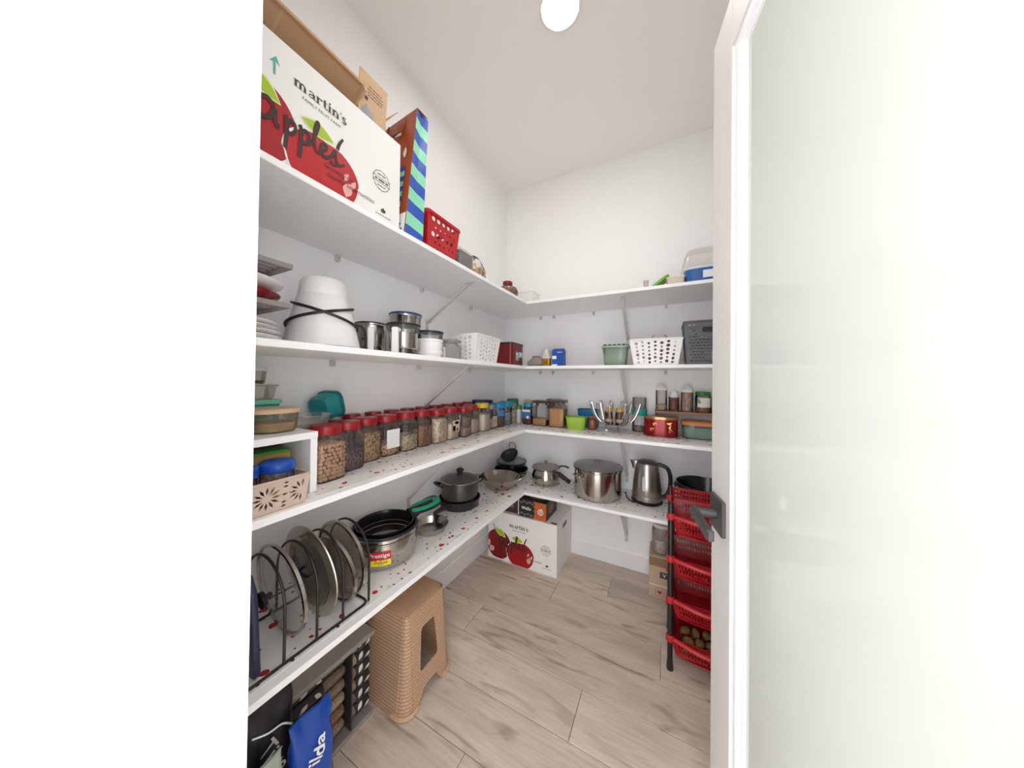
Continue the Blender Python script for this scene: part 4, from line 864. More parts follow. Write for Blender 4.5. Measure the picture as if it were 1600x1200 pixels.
# red biscuit tin
t = thing('biscuit_tin', 'red and gold double biscuit tin on the third shelf', 'tin', (1.128, 1.925, T3+.0003))
def fig8(sc, n=48):
    out = []
    for i in range(n):
        a = 2*PI*i/n; r = .062*(1+.42*abs(math.cos(a))**1.6); out.append((r*math.cos(a)*sc, r*math.sin(a)*sc*.95))
    return out
m_ = MB(); m_.prism(fig8(1), .100); m_.obj('tin_body', mat('8f1319', .25, .3), t); m_ = MB(); m_.prism(fig8(1.03), .014, T(0, 0, .098)); m_.obj('lid', mat('b18a5f', .3, .7), t)
MB().prism(fig8(1.015), .006, T(0, 0, .002)).obj('bottom_band', mat('7a0f14', .3), t)
fr = lambda u, v, n: Vector((u, -.058-.004+.10*max(0, (abs(u)-.045))**1.0-n, v))
decal('gold_print', mat('d8b25e', .3, .6), [sh(ribbon([(.01*math.cos(q/3)*(1-q/22), .01*math.sin(q/3)*(1-q/22)) for q in range(16)], .0025), x, y) for x, y in ((-.045, .04), (-.03, .07), (.05, .035))]+[poly([(.04, .055), (.055, .075), (.05, .055), (.055, .04)]), poly([(.03, .08), (.06, .085), (.045, .07)])], fr, t, .0012)
tub('orange_lid_tub', 1.325, 1.965, T3+.0003, .085, .07, .080, clear('cfe0da', .3, .06), 'clear tub with orange lid and pale sachets, right of the tin', 4, 1.08, lidm=mat('c9824d', .45), lid_h=.02, contm=grain('79b5a8', 'd9d2c8', 28, kind='NOISE'), fill=.75)
# wooden riser with spice bottles
t = thing('wooden_riser', 'brown wooden riser board behind the tins', 'riser', (0, 0, T3+.0003)); MB().bbox(1.095, 1.52, 1.985, 2.083, .122, .138, .001).obj('board', mat('9c735a', .5), t, smooth=0)
for x in (1.102, 1.50): MB().tube([(x, 2.0, 0.002), (x, 2.0, .122)], .003, 6).obj('leg', M_BLACK, t); MB().tube([(x, 2.075, 0.002), (x, 2.075, .122)], .003, 6).obj('leg', M_BLACK, t)
ZW = T3+.1386
cone = lambda r: [(r, 0), (r*1.02, .002), (r*.98, .014), (r*.5, .030), (r*.35, .036), (r*.2, .038)]
gsp = 'spice bottles on the wooden riser'
rjar(1.130, 2.03, ZW, .031, .160, M_WHITE, grain('b89b86', 'd5c2b0', 200), .25, 'tall clear spice bottle with white cone cap, leftmost on riser', lid_h=.038, lidshape=cone(.031), group=gsp, neck=.95)
rjar(1.197, 2.03, ZW, .028, .118, M_WHITE, grain('5a3226', '86503c', 200), .75, 'short spice bottle of dark red powder with cone cap', lid_h=.036, lidshape=cone(.027), group=gsp, neck=.95)
rjar(1.265, 2.03, ZW, .032, .152, M_WHITE, grain('8e6f5e', 'c8b09e', 130), .9, 'tall spice bottle of mottled seeds with cone cap', lid_h=.038, lidshape=cone(.032), group=gsp, neck=.95)
rjar(1.345, 2.03, ZW, .040, .120, mat('2c7a35', .4), grain('6b4326', '9a6a40', 200), .4, 'spice jar with green lid and white label on riser', lid_h=.022, group=gsp, lab=(-85, .035, .03, .085, mat('e6e2da', .5), [(mat('6fae4c', .5), [poly(circ(-.024, .06, .009)), poly(circ(-.03, .072, .007))]), (mat('c98fa0', .5), [grid_patch(-.008, .02, .05, .056, 1)])]))
rjar(1.425, 2.03, ZW, .033, .116, M_WHITE, grain('3a2f2c', '5e5350', 260), .6, 'spice bottle of black seeds, rightmost on the riser', lid_h=.036, lidshape=cone(.032), group=gsp, neck=.95)
# ================================================================== lowest shelf
M_WIRE = mat('35312f', .4, .5)
t = thing('lid_rack', 'black wire rack holding pot lids on the lowest shelf', 'lid rack', (0, 0, T4+.0003))
xf, xb, zb = .326, .115, .004
MB().tube([(xb, .215, zb), (xf-.012, .215, zb), (xf, .227, zb), (xf, .612, zb), (xf-.006, .622, zb), (xf-.02, .626, zb), (xb+.01, .626, zb), (xb, .616, zb)], .0035, 8, True).obj('base_wire', M_WIRE, t)
for y in (.626, .542, .470, .393, .315):
    hp = [(xf, y, zb+.002), (xf, y, .13)]+[((xf+xb)/2+(xf-xb)/2*math.cos(q), y, .13+.108*math.sin(q)) for q in [PI*k/16 for k in range(1, 16)]]+[(xb, y, .13), (xb, y, zb+.002)]
    MB().tube(hp, .0035, 8).obj('hoop', M_WIRE, t)
MB().tube([(xb, .30, .05), (xb, .626, .05)], .003, 8).obj('cross_wire', M_WIRE, t)
def potlid(x, y, r, label, kind, tilt=6, hgt=.022):
    cz = T4+.0045+r*math.cos(math.radians(tilt))
    t = thing('pot_lid', label, 'pot lid', (x, y, cz), group='pot lids in the wire rack', rot=(math.radians(90+tilt), 0, 0))
    # local +z faces -y (towards the camera side), knob on +z
    if kind == 'glass':
        MB().lathe([(r*.97, 0), (r*.85, hgt*.5), (r*.5, hgt*.9), (r*.12, hgt)], 44, False).obj('glass_dome', G_SMOKE, t)
        MB().lathe([(r*.955, -.003), (r, -.003), (r, .005), (r*.95, .006), (r*.955, -.003)], 44, False, False).obj('steel_rim', M_STEEL, t)
        k = MB().lathe([(.008, hgt), (.008, hgt+.012), (.02, hgt+.016), (.022, hgt+.026), (.012, hgt+.03)], 20).obj('knob', M_BLACK, t)
    elif kind == 'dark':
        MB().lathe([(r*.97, 0), (r*.8, hgt*.5), (r*.3, hgt*.9), (r*.05, hgt)], 44, False).obj('glass_dome', clear('aca49b', .25, .06, 1.2), t)
        MB().lathe([(r*.95, -.003), (r, -.003), (r, .006), (r*.94, .007), (r*.95, -.003)], 44, False, False).obj('steel_rim', M_STEEL, t)
        MB().lathe([(.007, hgt), (.007, hgt+.01), (.012, hgt+.014), (.012, hgt+.02), (.006, hgt+.022)], 20).obj('knob', M_STEEL2, t)
    else:
        MB().lathe([(r*.96, -.002), (r, 0), (r*.99, .003), (r*.78, .006), (r*.70, -.006), (r*.66, -.008), (r*.3, -.004), (r*.02, -.003)], 44, False).obj('lid_disc', mat('c2bab0', .25, .9), t)
        MB().lathe([(r*.66, -.0065), (r*.30, -.002), (r*.02, -.001)], 36, False, True).obj('inner_dish', mat('8f877e', .3, .8), t)
        MB().tube([tuple(p) for p in smooth_pts([(-.03, 0, -.004), (-.022, 0, .018), (.022, 0, .018), (.03, 0, -.004)], 5)], .004, 8).obj('handle', M_BLACK, t)
    return t
potlid(.220, .432, .125, 'clear glass pot lid with pale steel rim, next to navy tray', 'glass')
potlid(.222, .506, .134, 'brushed steel pot lid, second lid in the wire rack', 'steel')
potlid(.235, .572, .106, 'small glass pot lid, third lid in the wire rack', 'dark', 8)
potlid(.222, .600, .122, 'dark glass pot lid, last in the wire rack', 'dark', 5)
t = thing('navy_tray', 'navy blue tray standing on end at left of the lid rack', 'tray', (.182, .345, T4+.0046), 0, rot=(math.radians(3), 0, 0))
MB().loft([(0, .128, .008, 6), (.01, .134, .010, 6), (.20, .134, .010, 6), (.235, .118, .009, 5), (.245, .10, .006, 5)], 40).obj('tray_body', mat('2c2c47', .45), t)
# pressure pan
t = thing('pressure_pan', 'steel pressure pan with red and yellow label, black rim and handle', 'pan', (.155, .826, T4+.0003))
R_ = .121
MB().lathe([(R_*.88, 0), (R_*.96, .006), (R_*.99, .02), (R_, .08), (R_, .092), (R_*1.03, .096), (R_*1.03, .112), (R_*1.0, .116), (R_*.96, .116), (R_*.96, .012), (R_*.3, .009)], 56).obj('pan_body', M_STEEL, t)
MB().lathe([(R_*1.002, .094), (R_*1.035, .100), (R_*1.035, .103), (R_*1.002, .106)], 56, False, False).obj('rim_groove', M_DARKST, t)
MB().tube([(R_*.985*math.cos(2*PI*i/48), R_*.985*math.sin(2*PI*i/48), .118) for i in range(48)], .006, 8, True).obj('gasket', M_BLACK, t)
b = MB(); 
vs = []; P = smooth_pts([(0, R_*1.0, .100), (0, R_+.03, .104), (0, R_+.07, .118), (0, R_+.13, .128), (0, R_+.17, .126)], 5)
for i, p in enumerate(P):
    k = i/(len(P)-1); w = .014+.008*math.sin(PI*min(1, k*1.1)); hh = .010
    vs += [(p.x-w, p.y, p.z-hh), (p.x+w, p.y, p.z-hh), (p.x+w, p.y, p.z+hh), (p.x-w, p.y, p.z+hh)]
fs = [(0, 1, 2, 3), tuple(range(len(vs)-1, len(vs)-5, -1))]
for i in range(len(P)-1):
    for k in range(4): fs.append((i*4+k, (i+1)*4+k, (i+1)*4+(k+1) % 4, i*4+(k+1) % 4))
b.add(vs, fs); b.obj('handle', M_BLACK, t, smooth=60)
fr0 = cyl(0, 0, .012, R_, -49); fr = lambda u, v, n: fr0(u*.82, v*.74, n); lb = decal('paper_label', mat('c01a26', .4), [grid_patch(-.045, .05, .045, .086, 14)], fr, t, .0008)
decal('label_print', mat('ecd92c', .4), [grid_patch(-.045, .05, .018, .044, 14)], fr, lb, .0008); decal('label_print', mat('ecd92c', .4), [([(-.045+.095*i/16, .044+.012*math.sin(PI*i/16)*(i/16)) for i in range(17)]+[(.05-.095*i/16, .043) for i in range(17)], [tuple(range(34))])], fr, lb, .0011)
decal('lettering', M_WHITEP, [sh(txt('Prestige', .085, bold=.012), .002, .066)], fr, lb, .0013); decal('lettering', M_BLACK, [sh(txt('Deluxe', .055, shear=.2, bold=.01), .008, .036)], fr, lb, .0014)
decal('lettering', M_GREY, [sh(fineprint(.025, .003, 13), .01, .025)], fr, lb, .0013)
decal('embossed_marks', M_DARKST, [sh(fineprint(.04, .004, 14), 0, .112)], fr, t, .001)
# black pan nested in it, with a green looped handle
t = thing('nonstick_pan', 'black non-stick pan with green loop handle nested in the steel pan', 'pan', (.155, .826, T4+.0115))
r2 = .106
MB().lathe([(r2*.86, 0), (r2*.95, .01), (r2*1.0, .112), (r2*1.03, .122), (r2*.99, .121), (r2*.96, .110), (r2*.92, .014), (r2*.84, .006)], 48, True, False).obj('pan_wall', M_BLACKG, t)
MB().lathe([(r2*.93, .036), (r2*.4, .038), (.001, .038)], 40, False).obj('pan_floor', mat('b9b1a9', .4, .3), t)
MB().lathe([(.013, .038), (.012, .05), (.006, .06), (.004, .068), (.001, .07)], 16).obj('center_post', M_STEEL, t)
for z in (.062, .08, .097): MB().tube([(r2*(.935+.04*(z-.05)/.05)*math.cos(2*PI*i/48), r2*(.935+.04*(z-.05)/.05)*math.sin(2*PI*i/48), z) for i in range(48)], .0018, 6, True).obj('ridge_ring', M_STEEL2, t)
Mh = T(.01, r2*1.02, .124) @ RX(-3) @ RZ(-8)
lp = [(.030*math.cos(q)*(1 if 1 else 1), .088+.075*math.sin(q), .004*math.sin(q)) for q in [2*PI*k/32 for k in range(32)]]
MB().tube(lp, .010, 8, True, M=Mh).obj('handle_loop', mat('1f9a78', .4), t)
MB().tube([(0, .0, -.006), (0, .05, -.003), (0, .13, 0)], [.015, .012, .008], 10, M=Mh).obj('handle_core', M_BLACK, t)
lp2 = [(.040*math.cos(q), .088+.085*math.sin(q), -.008+.004*math.sin(q)) for q in [2*PI*k/32 for k in range(32)]]
MB().tube(lp2, .0055, 8, True, M=Mh).obj('handle_edge', M_BLACK, t)
# small steel pan behind the handles
t = thing('steel_dish', 'shallow steel dish under the black pan handles', 'dish', (.185, 1.055, T4+.0003)); MB().lathe(([(.058, 0), (.066, .006), (.078, .034), (.081, .036), (.076, .035), (.062, .008), (.02, .004)]), 40).obj('dish_body', M_STEEL, t)
# dark pot on a dark pan
t = thing('saute_pan', 'low dark grey pan beneath the lidded pot', 'pan', (.128, 1.345, T4+.0003)); MB().lathe([(.095, 0), (.106, .008), (.113, .046), (.116, .05), (.111, .05), (.104, .012), (.02, .008)], 48).obj('pan_body', mat('3c3a39', .35, .5), t)
MB().tube(smooth_pts([(.02, -.105, .04), (.025, -.14, .046), (.028, -.19, .052), (.03, -.235, .05)], 4), [.009]*4+[.012]*5+[.011]*4, 10).obj('handle', M_BLACK, t)
t = thing('lidded_pot', 'dark grey cooking pot with grey lid and black knob', 'pot', (.128, 1.345, T4+.0506)); r = .102
MB().lathe([(r*.90, 0), (r*.97, .006), (r, .03), (r, .088), (r*1.04, .091), (r*1.04, .094), (r*.97, .094)], 48).obj('pot_body', mat('55514e', .3, .6), t)
MB().lathe([(r*1.035, .0935), (r*1.045, .095), (r*1.045, .0975), (r*1.02, .099)], 48, False).obj('rim_band', M_STEEL, t)
ld = MB().lathe([(r*1.02, .099), (r*.85, .107), (r*.5, .116), (r*.1, .119), (.001, .119)], 48, False).obj('lid', mat('5d5a58', .38, .5), t)
MB().lathe([(.016, .117), (.016, .130), (.013, .134), (.020, .140), (.022, .149), (.014, .156), (.004, .158)], 24).obj('knob', M_BLACK, ld); MB().tube([(.006*math.cos(2*PI*i/16), 0, .163+.006*math.sin(2*PI*i/16)) for i in range(16)], .0014, 6, True).obj('knob_ring', M_STEEL, ld)
for s_ in (-1, 1):
    Mx = RZ(-128 if s_ < 0 else 52)
    MB().tube([tuple(p) for p in smooth_pts([(r*1.0, -.028, .072), (r+.02, -.026, .082), (r+.038, 0, .092), (r+.02, .026, .082), (r*1.0, .028, .072)], 5)], .0065, 8, M=Mx).obj('handle', M_BLACK, t)
    MB().lathe([(.006, 0), (.005, .004)], 10, M=Mx @ T(r*.995, .028, .07) @ RY(90)).obj('rivet', M_STEEL, t)
# kadai
t = thing('steel_wok', 'wide shallow steel wok with loop handles near the corner', 'wok', (.19, 1.690, T4+.0003))
MB().lathe([(.055, 0), (.075, .004), (.105, .03), (.122, .062), (.128, .074), (.131, .076), (.127, .077), (.119, .063), (.10, .032), (.07, .008), (.02, .004)], 56).obj('wok_body', M_STEEL2, t)
for s_ in (0, 180):
    MB().tube([tuple(p) for p in smooth_pts([(.118, -.036, .056), (.138, -.034, .068), (.158, -.02, .078), (.162, 0, .080), (.158, .02, .078), (.138, .034, .068), (.118, .036, .056)], 4)], .0035, 8, M=RZ(s_+28)).obj('handle', M_STEEL, t)
# dark pans stacked in the corner
t = thing('black_pan', 'black pan at the bottom of the corner stack', 'pan', (.135, 1.957, T4+.0003)); MB().lathe([(.10, 0), (.112, .006), (.122, .045), (.125, .048), (.12, .048), (.108, .01), (.02, .006)], 44).obj('pan_body', M_BLACKG, t)
MB().bbox(.095, .16, -.014, .014, .030, .046, .004, M=RZ(-70)).obj('handle', M_BLACK, t, smooth=0)
t = thing('black_pan', 'upper black pan with glass lid in the corner stack', 'pan', (.135, 1.957, T4+.0487)); MB().lathe([(.085, 0), (.098, .006), (.108, .048), (.111, .052), (.106, .052), (.02, .048)], 44).obj('pan_body', M_BLACKG, t)
MB().lathe([(.110, .053), (.106, .056), (.09, .066), (.05, .078), (.001, .082)], 44, False).obj('glass_lid', clear('f2f0ee', .45, .05, 1.0), t); MB().tube([(.110*math.cos(2*PI*i/48), .110*math.sin(2*PI*i/48), .055) for i in range(48)], .0035, 8, True).obj('lid_rim', M_DARKST, t)
MB().bbox(.10, .135, -.012, .012, .03, .046, .004, M=RZ(-60)).obj('handle', M_CHAR, t, smooth=0)
t = thing('small_wok', 'tiny dark wok with ring handle tipped on the glass lid', 'wok', (.150, 1.920, T4+.128), rot=(math.radians(28), math.radians(-6), 0)); MB().lathe([(.03, .003), (.05, .014), (.064, .04), (.066, .043), (.06, .04), (.045, .018), (.02, .011)], 36).obj('wok_body', mat('3b3836', .3, .6), t)
MB().tube([tuple(p) for p in smooth_pts([(-.02, .062, .038), (-.026, .075, .06), (-.016, .082, .082), (.016, .082, .082), (.026, .075, .06), (.02, .062, .038)], 5)], .003, 8).obj('ring_handle', M_STEEL2, t)
# sauce pot with glass lid
t = thing('sauce_pot', 'small round-bellied steel pot with glass lid and black handle', 'pot', (.425, 1.915, T4+.0003))
MB().lathe([(.07, 0), (.084, .006), (.094, .03), (.094, .06), (.084, .085), (.078, .098), (.090, .106), (.093, .109), (.086, .109)], 48).obj('pot_body', M_STEEL, t)
MB().lathe([(.092, .110), (.085, .115), (.05, .128), (.001, .132)], 44, False).obj('glass_lid', clear('f4f4f2', .4, .04, 1.0), t); MB().tube([(.092*math.cos(2*PI*i/48), .092*math.sin(2*PI*i/48), .112) for i in range(48)], .0038, 8, True).obj('lid_rim', M_STEEL2, t); MB().lathe([(.006, .131), (.006, .142), (.014, .146), (.015, .153), (.006, .156)], 20).obj('knob', M_STEEL, t)
MB().tube([tuple(p) for p in smooth_pts([(.080, 0, .085), (.11, 0, .092), (.15, 0, .080), (.205, 0, .062)], 4)], [.012]*5+[.016]*5+[.014]*3, 10, M=RZ(-22)).obj('handle', M_CHAR, t)
MB().tube([tuple(p) for p in smooth_pts([(.085, 0, .112), (.11, 0, .122), (.14, 0, .118), (.155, 0, .11)], 4)], .007, 8, M=RZ(20)).obj('lid_handle', M_CHAR, t)
# stock pot
t = thing('stock_pot', 'large shiny steel stock pot with glass lid on the lowest shelf', 'pot', (.780, 1.885, T4+.0003)); r = .142
MB().lathe([(r*.92, 0), (r*.98, .005), (r, .02), (r, .150), (r*1.0, .162), (r*1.04, .168), (r*1.04, .172), (r*.98, .172)], 64).obj('pot_body', M_STEEL, t)
MB().lathe([(r*1.04, .173), (r*1.055, .175), (r*1.055, .180), (r*1.03, .182)], 56, False, False).obj('lid_rim', M_STEEL2, t); MB().lathe([(r*1.035, .181), (r*.9, .187), (r*.55, .197), (r*.1, .201), (.001, .201)], 56, False).obj('glass_lid', clear('f2f4f3', .42, .04, 1.0), t)
MB().lathe([(.008, .200), (.008, .208), (.02, .212), (.021, .218), (.01, .221)], 20).obj('knob', M_STEEL, t)
for a in (-128, 52): MB().tube([tuple(p) for p in smooth_pts([(r*.99, -.035, .135), (r+.022, -.03, .138), (r+.030, 0, .14), (r+.022, .03, .138), (r*.99, .035, .135)], 4)], .004, 8, M=RZ(a)).obj('handle', M_STEEL, t)
# kettle
t = thing('electric_kettle', 'brushed steel electric kettle with black handle', 'kettle', (1.058, 1.930, T4+.0003))
MB().lathe([(.083, 0), (.085, .003), (.085, .012), (.078, .016)], 40).obj('base', M_BLACK, t)
bd = MB().lathe([(.080, .016), (.081, .020), (.0805, .045), (.0795, .046), (.0795, .048), (.080, .049), (.075, .11), (.066, .18), (.059, .222), (.058, .225)], 48, True, True).obj('kettle_body', mat('aaa39d', .3, .95), t)
MB().lathe([(.058, .225), (.056, .231), (.045, .238), (.02, .243), (.001, .244)], 40, False).obj('lid', mat('5a5654', .35, .6), t)
MB().loft([(.186, .010, .012, 2, -.070), (.205, .018, .015, 2, -.066), (.226, .030, .018, 2, -.062), (.232, .034, .017, 2, -.063)], 20).obj('spout', mat('aaa39d', .3, .95), t)
decal('water_gauge', mat('cfd3d6', .2), [poly(rrect(-.009, .009, .08, .16, .008))], lambda u, v, n: Vector((u-.012, -math.sqrt(max((.0795-(v-.05)*.095)**2-(u-.012)**2, 0))-n, v)), t, .0015)
decal('lettering', M_DARKST, [grid_patch(-.015, .015, .06, .063, 6)], lambda u, v, n: Vector((u, -math.sqrt(max((.0795-(v-.05)*.095)**2-u*u, 0))-n, v)), t, .001)
MB().tube([tuple(p) for p in smooth_pts([(.052, 0, .222), (.075, 0, .222), (.108, 0, .205), (.122, 0, .16), (.120, 0, .10), (.105, 0, .055), (.082, 0, .035)], 5)], .0115, 10).obj('handle', M_BLACK, t)
MB().bbox(.058, .080, -.012, .012, .05, .21, .004, M=RY(-9) @ T(.01, 0, .004)).obj('handle_spine', M_BLACK, t, smooth=0)
MB().tube([tuple(p) for p in smooth_pts([(-.05, -.065, .005), (-.075, -.06, .004), (-.105, -.02, .004), (-.118, .03, .006), (-.125, .05, .012)], 5)], .0035, 7).obj('cord', M_BLACK, t)
# black pan by the tower
t = thing('frying_pan', 'deep black frying pan behind the red basket tower', 'pan', (1.355, 1.945, T4+.0003)); MB().lathe([(.09, 0), (.105, .008), (.135, .10), (.145, .142), (.149, .146), (.143, .146), (.13, .104), (.1, .012), (.02, .006)], 48).obj('pan_body', M_BLACKG, t)
MB().bbox(.14, .155, -.02, .02, .11, .135, .003, M=RZ(180)).obj('handle_bracket', M_CHAR, t, smooth=0)
MB().lathe([(.004, 0), (.003, .003)], 10, M=T(-.156, .008, .122) @ RY(-90)).obj('rivet', M_STEEL, t)
# ================================================================== floor things
t = thing('apple_carton', 'white apple carton with red apple print on the floor', 'carton', (.066, 1.757, .0004), 0, 'printed apple cartons')
b = MB(); w, d, h = .497, .318, .322
b.box(0, w, 0, d, 0, h-.004); b.obj('carton_body', M_CARTON, t, smooth=0)
for (x0, x1, y0, y1) in ((0, w, 0, d/2-.0015), (0, w, d/2+.0015, d)): MB().box(x0, x1, y0, y1, h-.004, h).obj('top_flap', M_CARTON, t, smooth=0)
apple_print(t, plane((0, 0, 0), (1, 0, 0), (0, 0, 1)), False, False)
decal('hand_hole', M_CHAR, [poly(rrect(.11, .20, .255, .285, .014))], plane((w, 0, 0), (0, 1, 0), (0, 0, 1)), t, .0006)
decal('hand_hole', M_CHAR, [poly(rrect(.45, .49, .012, .03, .007))], plane((0, 0, h), (1, 0, 0), (0, 1, 0)), t, .0006)
# small product box on the carton
t = thing('product_box', 'dark printed box with orange end on the floor carton', 'box', (.278, 1.772, .3228)); w, d, h = .208, .20, .112
MB().bbox(0, w, 0, d, 0, h, .0008).obj('box_body', mat('2b2a2b', .45), t, smooth=0)
fr = plane((0, 0, 0), (1, 0, 0), (0, 0, 1))
decal('orange_panel', mat('c4622f', .5), [poly([(.122, .001), (w-.001, .001), (w-.001, h-.001), (.118, h-.001), (.13, .09), (.118, .08), (.13, .065), (.12, .05), (.132, .035), (.12, .02)])], fr, t)
decal('pebble_print', mat('6f7474', .5), [poly(circ(.012+.02*i, .10-.008*(i % 2), .009, 9, .007)) for i in range(6)]+[poly(circ(.015+.022*i, .016+.006*(i % 2), .01, 9, .008)) for i in range(5)], fr, t)
decal('lettering', M_WHITEP, [sh(txt('WeZo', .07, bold=.03), .068, .058)], fr, t, .001); decal('white_bar', M_WHITEP, [grid_patch(.008, .014, .005, .105, 1)], fr, t, .001)
decal('logo_print', M_WHITEP, [ribbon([(.168+.017*math.cos(q), .052+.017*math.sin(q)) for q in [2*PI*k/20 for k in range(21)]], .0045, 0), ribbon([(.168+.007*math.cos(q), .052+.007*math.sin(q)) for q in [2*PI*k/14 for k in range(15)]], .004, 0), ribbon([(.168, .062), (.178, .075)], .004, 0)], fr, t, .001)
decal('top_picture', mat('a4694b', .5), [poly(circ(.12, .08, .06, 20, .04))], plane((0, 0, h), (1, 0, 0), (0, 1, 0)), t, .0006); decal('side_picture', mat('8a5a43', .5), [poly(circ(.09, .055, .05, 20, .03))], plane((w, 0, 0), (0, 1, 0), (0, 0, 1)), t, .0006)
t = thing('product_box', 'plum brown printed box left of the orange end box', 'box', (.165, 1.785, .3228)); MB().bbox(0, .108, 0, .18, 0, .105, .0008).obj('box_body', mat('4a3a3d', .5), t, smooth=0); decal('lettering', mat('b9aeb0', .5), [sh(fineprint(.05, .006, 12), .06, .05), grid_patch(.03, .085, .036, .039, 1)], plane((0, 0, 0), (1, 0, 0), (0, 0, 1)), t)
# stool
M_WEAVE = weave_mat(); M_TAN = mat('c6a385', .45)
t = thing('plastic_stool', 'tan woven-look plastic stool under the lowest shelf', 'stool', (.208, .890, .0004)); HS = .352
d0 = (.139, .128); taper = .026; flat = (.098, .088); 
def stool_off(z): return taper*z/HS
b = MB()
for k in range(4):
    dd_, w = (d0[0], flat[1]) if k % 2 == 0 else (d0[1], flat[0])
    arch_ = [(-w, .0), (-w*.72, 0)]+[(-w*.72+w*1.44*i/12, .052*min(1, 1.35*math.sin(PI*i/12))) for i in range(1, 12)]+[(w*.72, 0), (w, 0), (w, HS-.004), (-w, HS-.004)]
    hole = [(-.040, .115), (.040, .115), (.048, .125), (.036, .258), (.028, .268), (-.028, .268), (-.036, .258), (-.048, .125)]
    if k % 2: arch_ = [(-w, 0), (w, 0), (w, HS-.004), (-w, HS-.004)]
    vs, fs = holed(arch_, [] if k % 2 else [hole], .004); R = RZ(90*k)
    b.add([tuple(R @ Vector((dd_-stool_off(v)+nn, u, v))) for u, v, nn in vs], fs)
    # rounded corner between side k and k+1
    vs = []; fs = []; NA, NZ = 8, 12
    fx, fy = flat; cx, cy = ((fx, fy), (-fx, fy), (-fx, -fy), (fx, -fy))[k]
    for iz in range(NZ+1):
        z = (HS-.004)*iz/NZ
        for ia in range(NA+1):
            a = math.radians(90*k+90*ia/NA); rx, ry = d0[0]-fx-stool_off(z), d0[1]-fy-stool_off(z)
            vs.append((cx+rx*math.cos(a), cy+ry*math.sin(a), z))
    for iz in range(NZ):
        for ia in range(NA): q = iz*(NA+1)+ia; fs.append((q, q+1, q+NA+2, q+NA+1))
    b.add(vs, fs)
b.obj('stool_body', M_WEAVE, t, smooth=30)
a, c = d0[0]-taper, d0[1]-taper
MB().loft([(HS-.016, a+.002, c+.002, 6), (HS-.006, a+.003, c+.003, 6), (HS, a-.006, c-.006, 6), (HS+.002, a-.02, c-.02, 6)], 48).obj('seat', grain('b18c6b', 'c09b79', 240, .5), t)
for k in range(4):
    fx, fy = flat; cx, cy = ((fx, fy), (-fx, fy), (-fx, -fy), (fx, -fy))[k]; rx, ry = d0[0]-fx, d0[1]-fy; pts = []
    dx, dy = (sgn(cx), sgn(cy))
    arcp = [(cx+(rx+.003)*math.cos(math.radians(90*k+q)), cy+(ry+.003)*math.sin(math.radians(90*k+q)), .008) for q in range(0, 91, 10)]
    ext = (0, -.024, 0) if k % 2 == 0 else (.024*(-dx), 0, 0)
    MB().tube([(arcp[0][0]+(0 if k % 2 == 0 else 0)-(.024*dx if k % 2 else 0), arcp[0][1]-(.024*dy if k % 2 == 0 else 0), .008)]+arcp+[(arcp[-1][0]-(.024*dx if k % 2 == 0 else 0), arcp[-1][1]-(.024*dy if k % 2 else 0), .008)], .0075, 8).obj('foot', M_TAN, t)
# spice rack on the floor
t = thing('spice_rack', 'grey metal spice rack on the floor beside the stool', 'spice rack', (0, 0, .0004)); M_RACK = mat('9d9592', .4, .3)
MB().bbox(.055, .212, .462, .742, .285, .301, .002).obj('top_plate', M_RACK, t, smooth=0); MB().bbox(.055, .212, .462, .742, 0, .014, .002).obj('bottom_plate', M_RACK, t, smooth=0)
MB().box(.055, .062, .462, .742, .014, .285).obj('back_plate', M_RACK, t, smooth=0); MB().bbox(.062, .206, .462, .468, .014, .285, .001).obj('side_plate', M_RACK, t, smooth=0); MB().bbox(.062, .206, .655, .660, .014, .285, .001).obj('divider', M_CHAR, t, smooth=0)
rows = ['top', 'second', 'third', 'fourth', 'fifth', 'bottom']; sp = [('5d5148', '847468'), ('7a6a5a', 'a39382'), ('8d7d6c', 'b5a594'), ('b3ab86', 'd6d0b4'), ('8d6a4c', 'b08a68'), ('9b8468', 'bda88c')]
M_CAPB = mat('222120', .4); M_CAPW = mat('d6d2cc', .5)
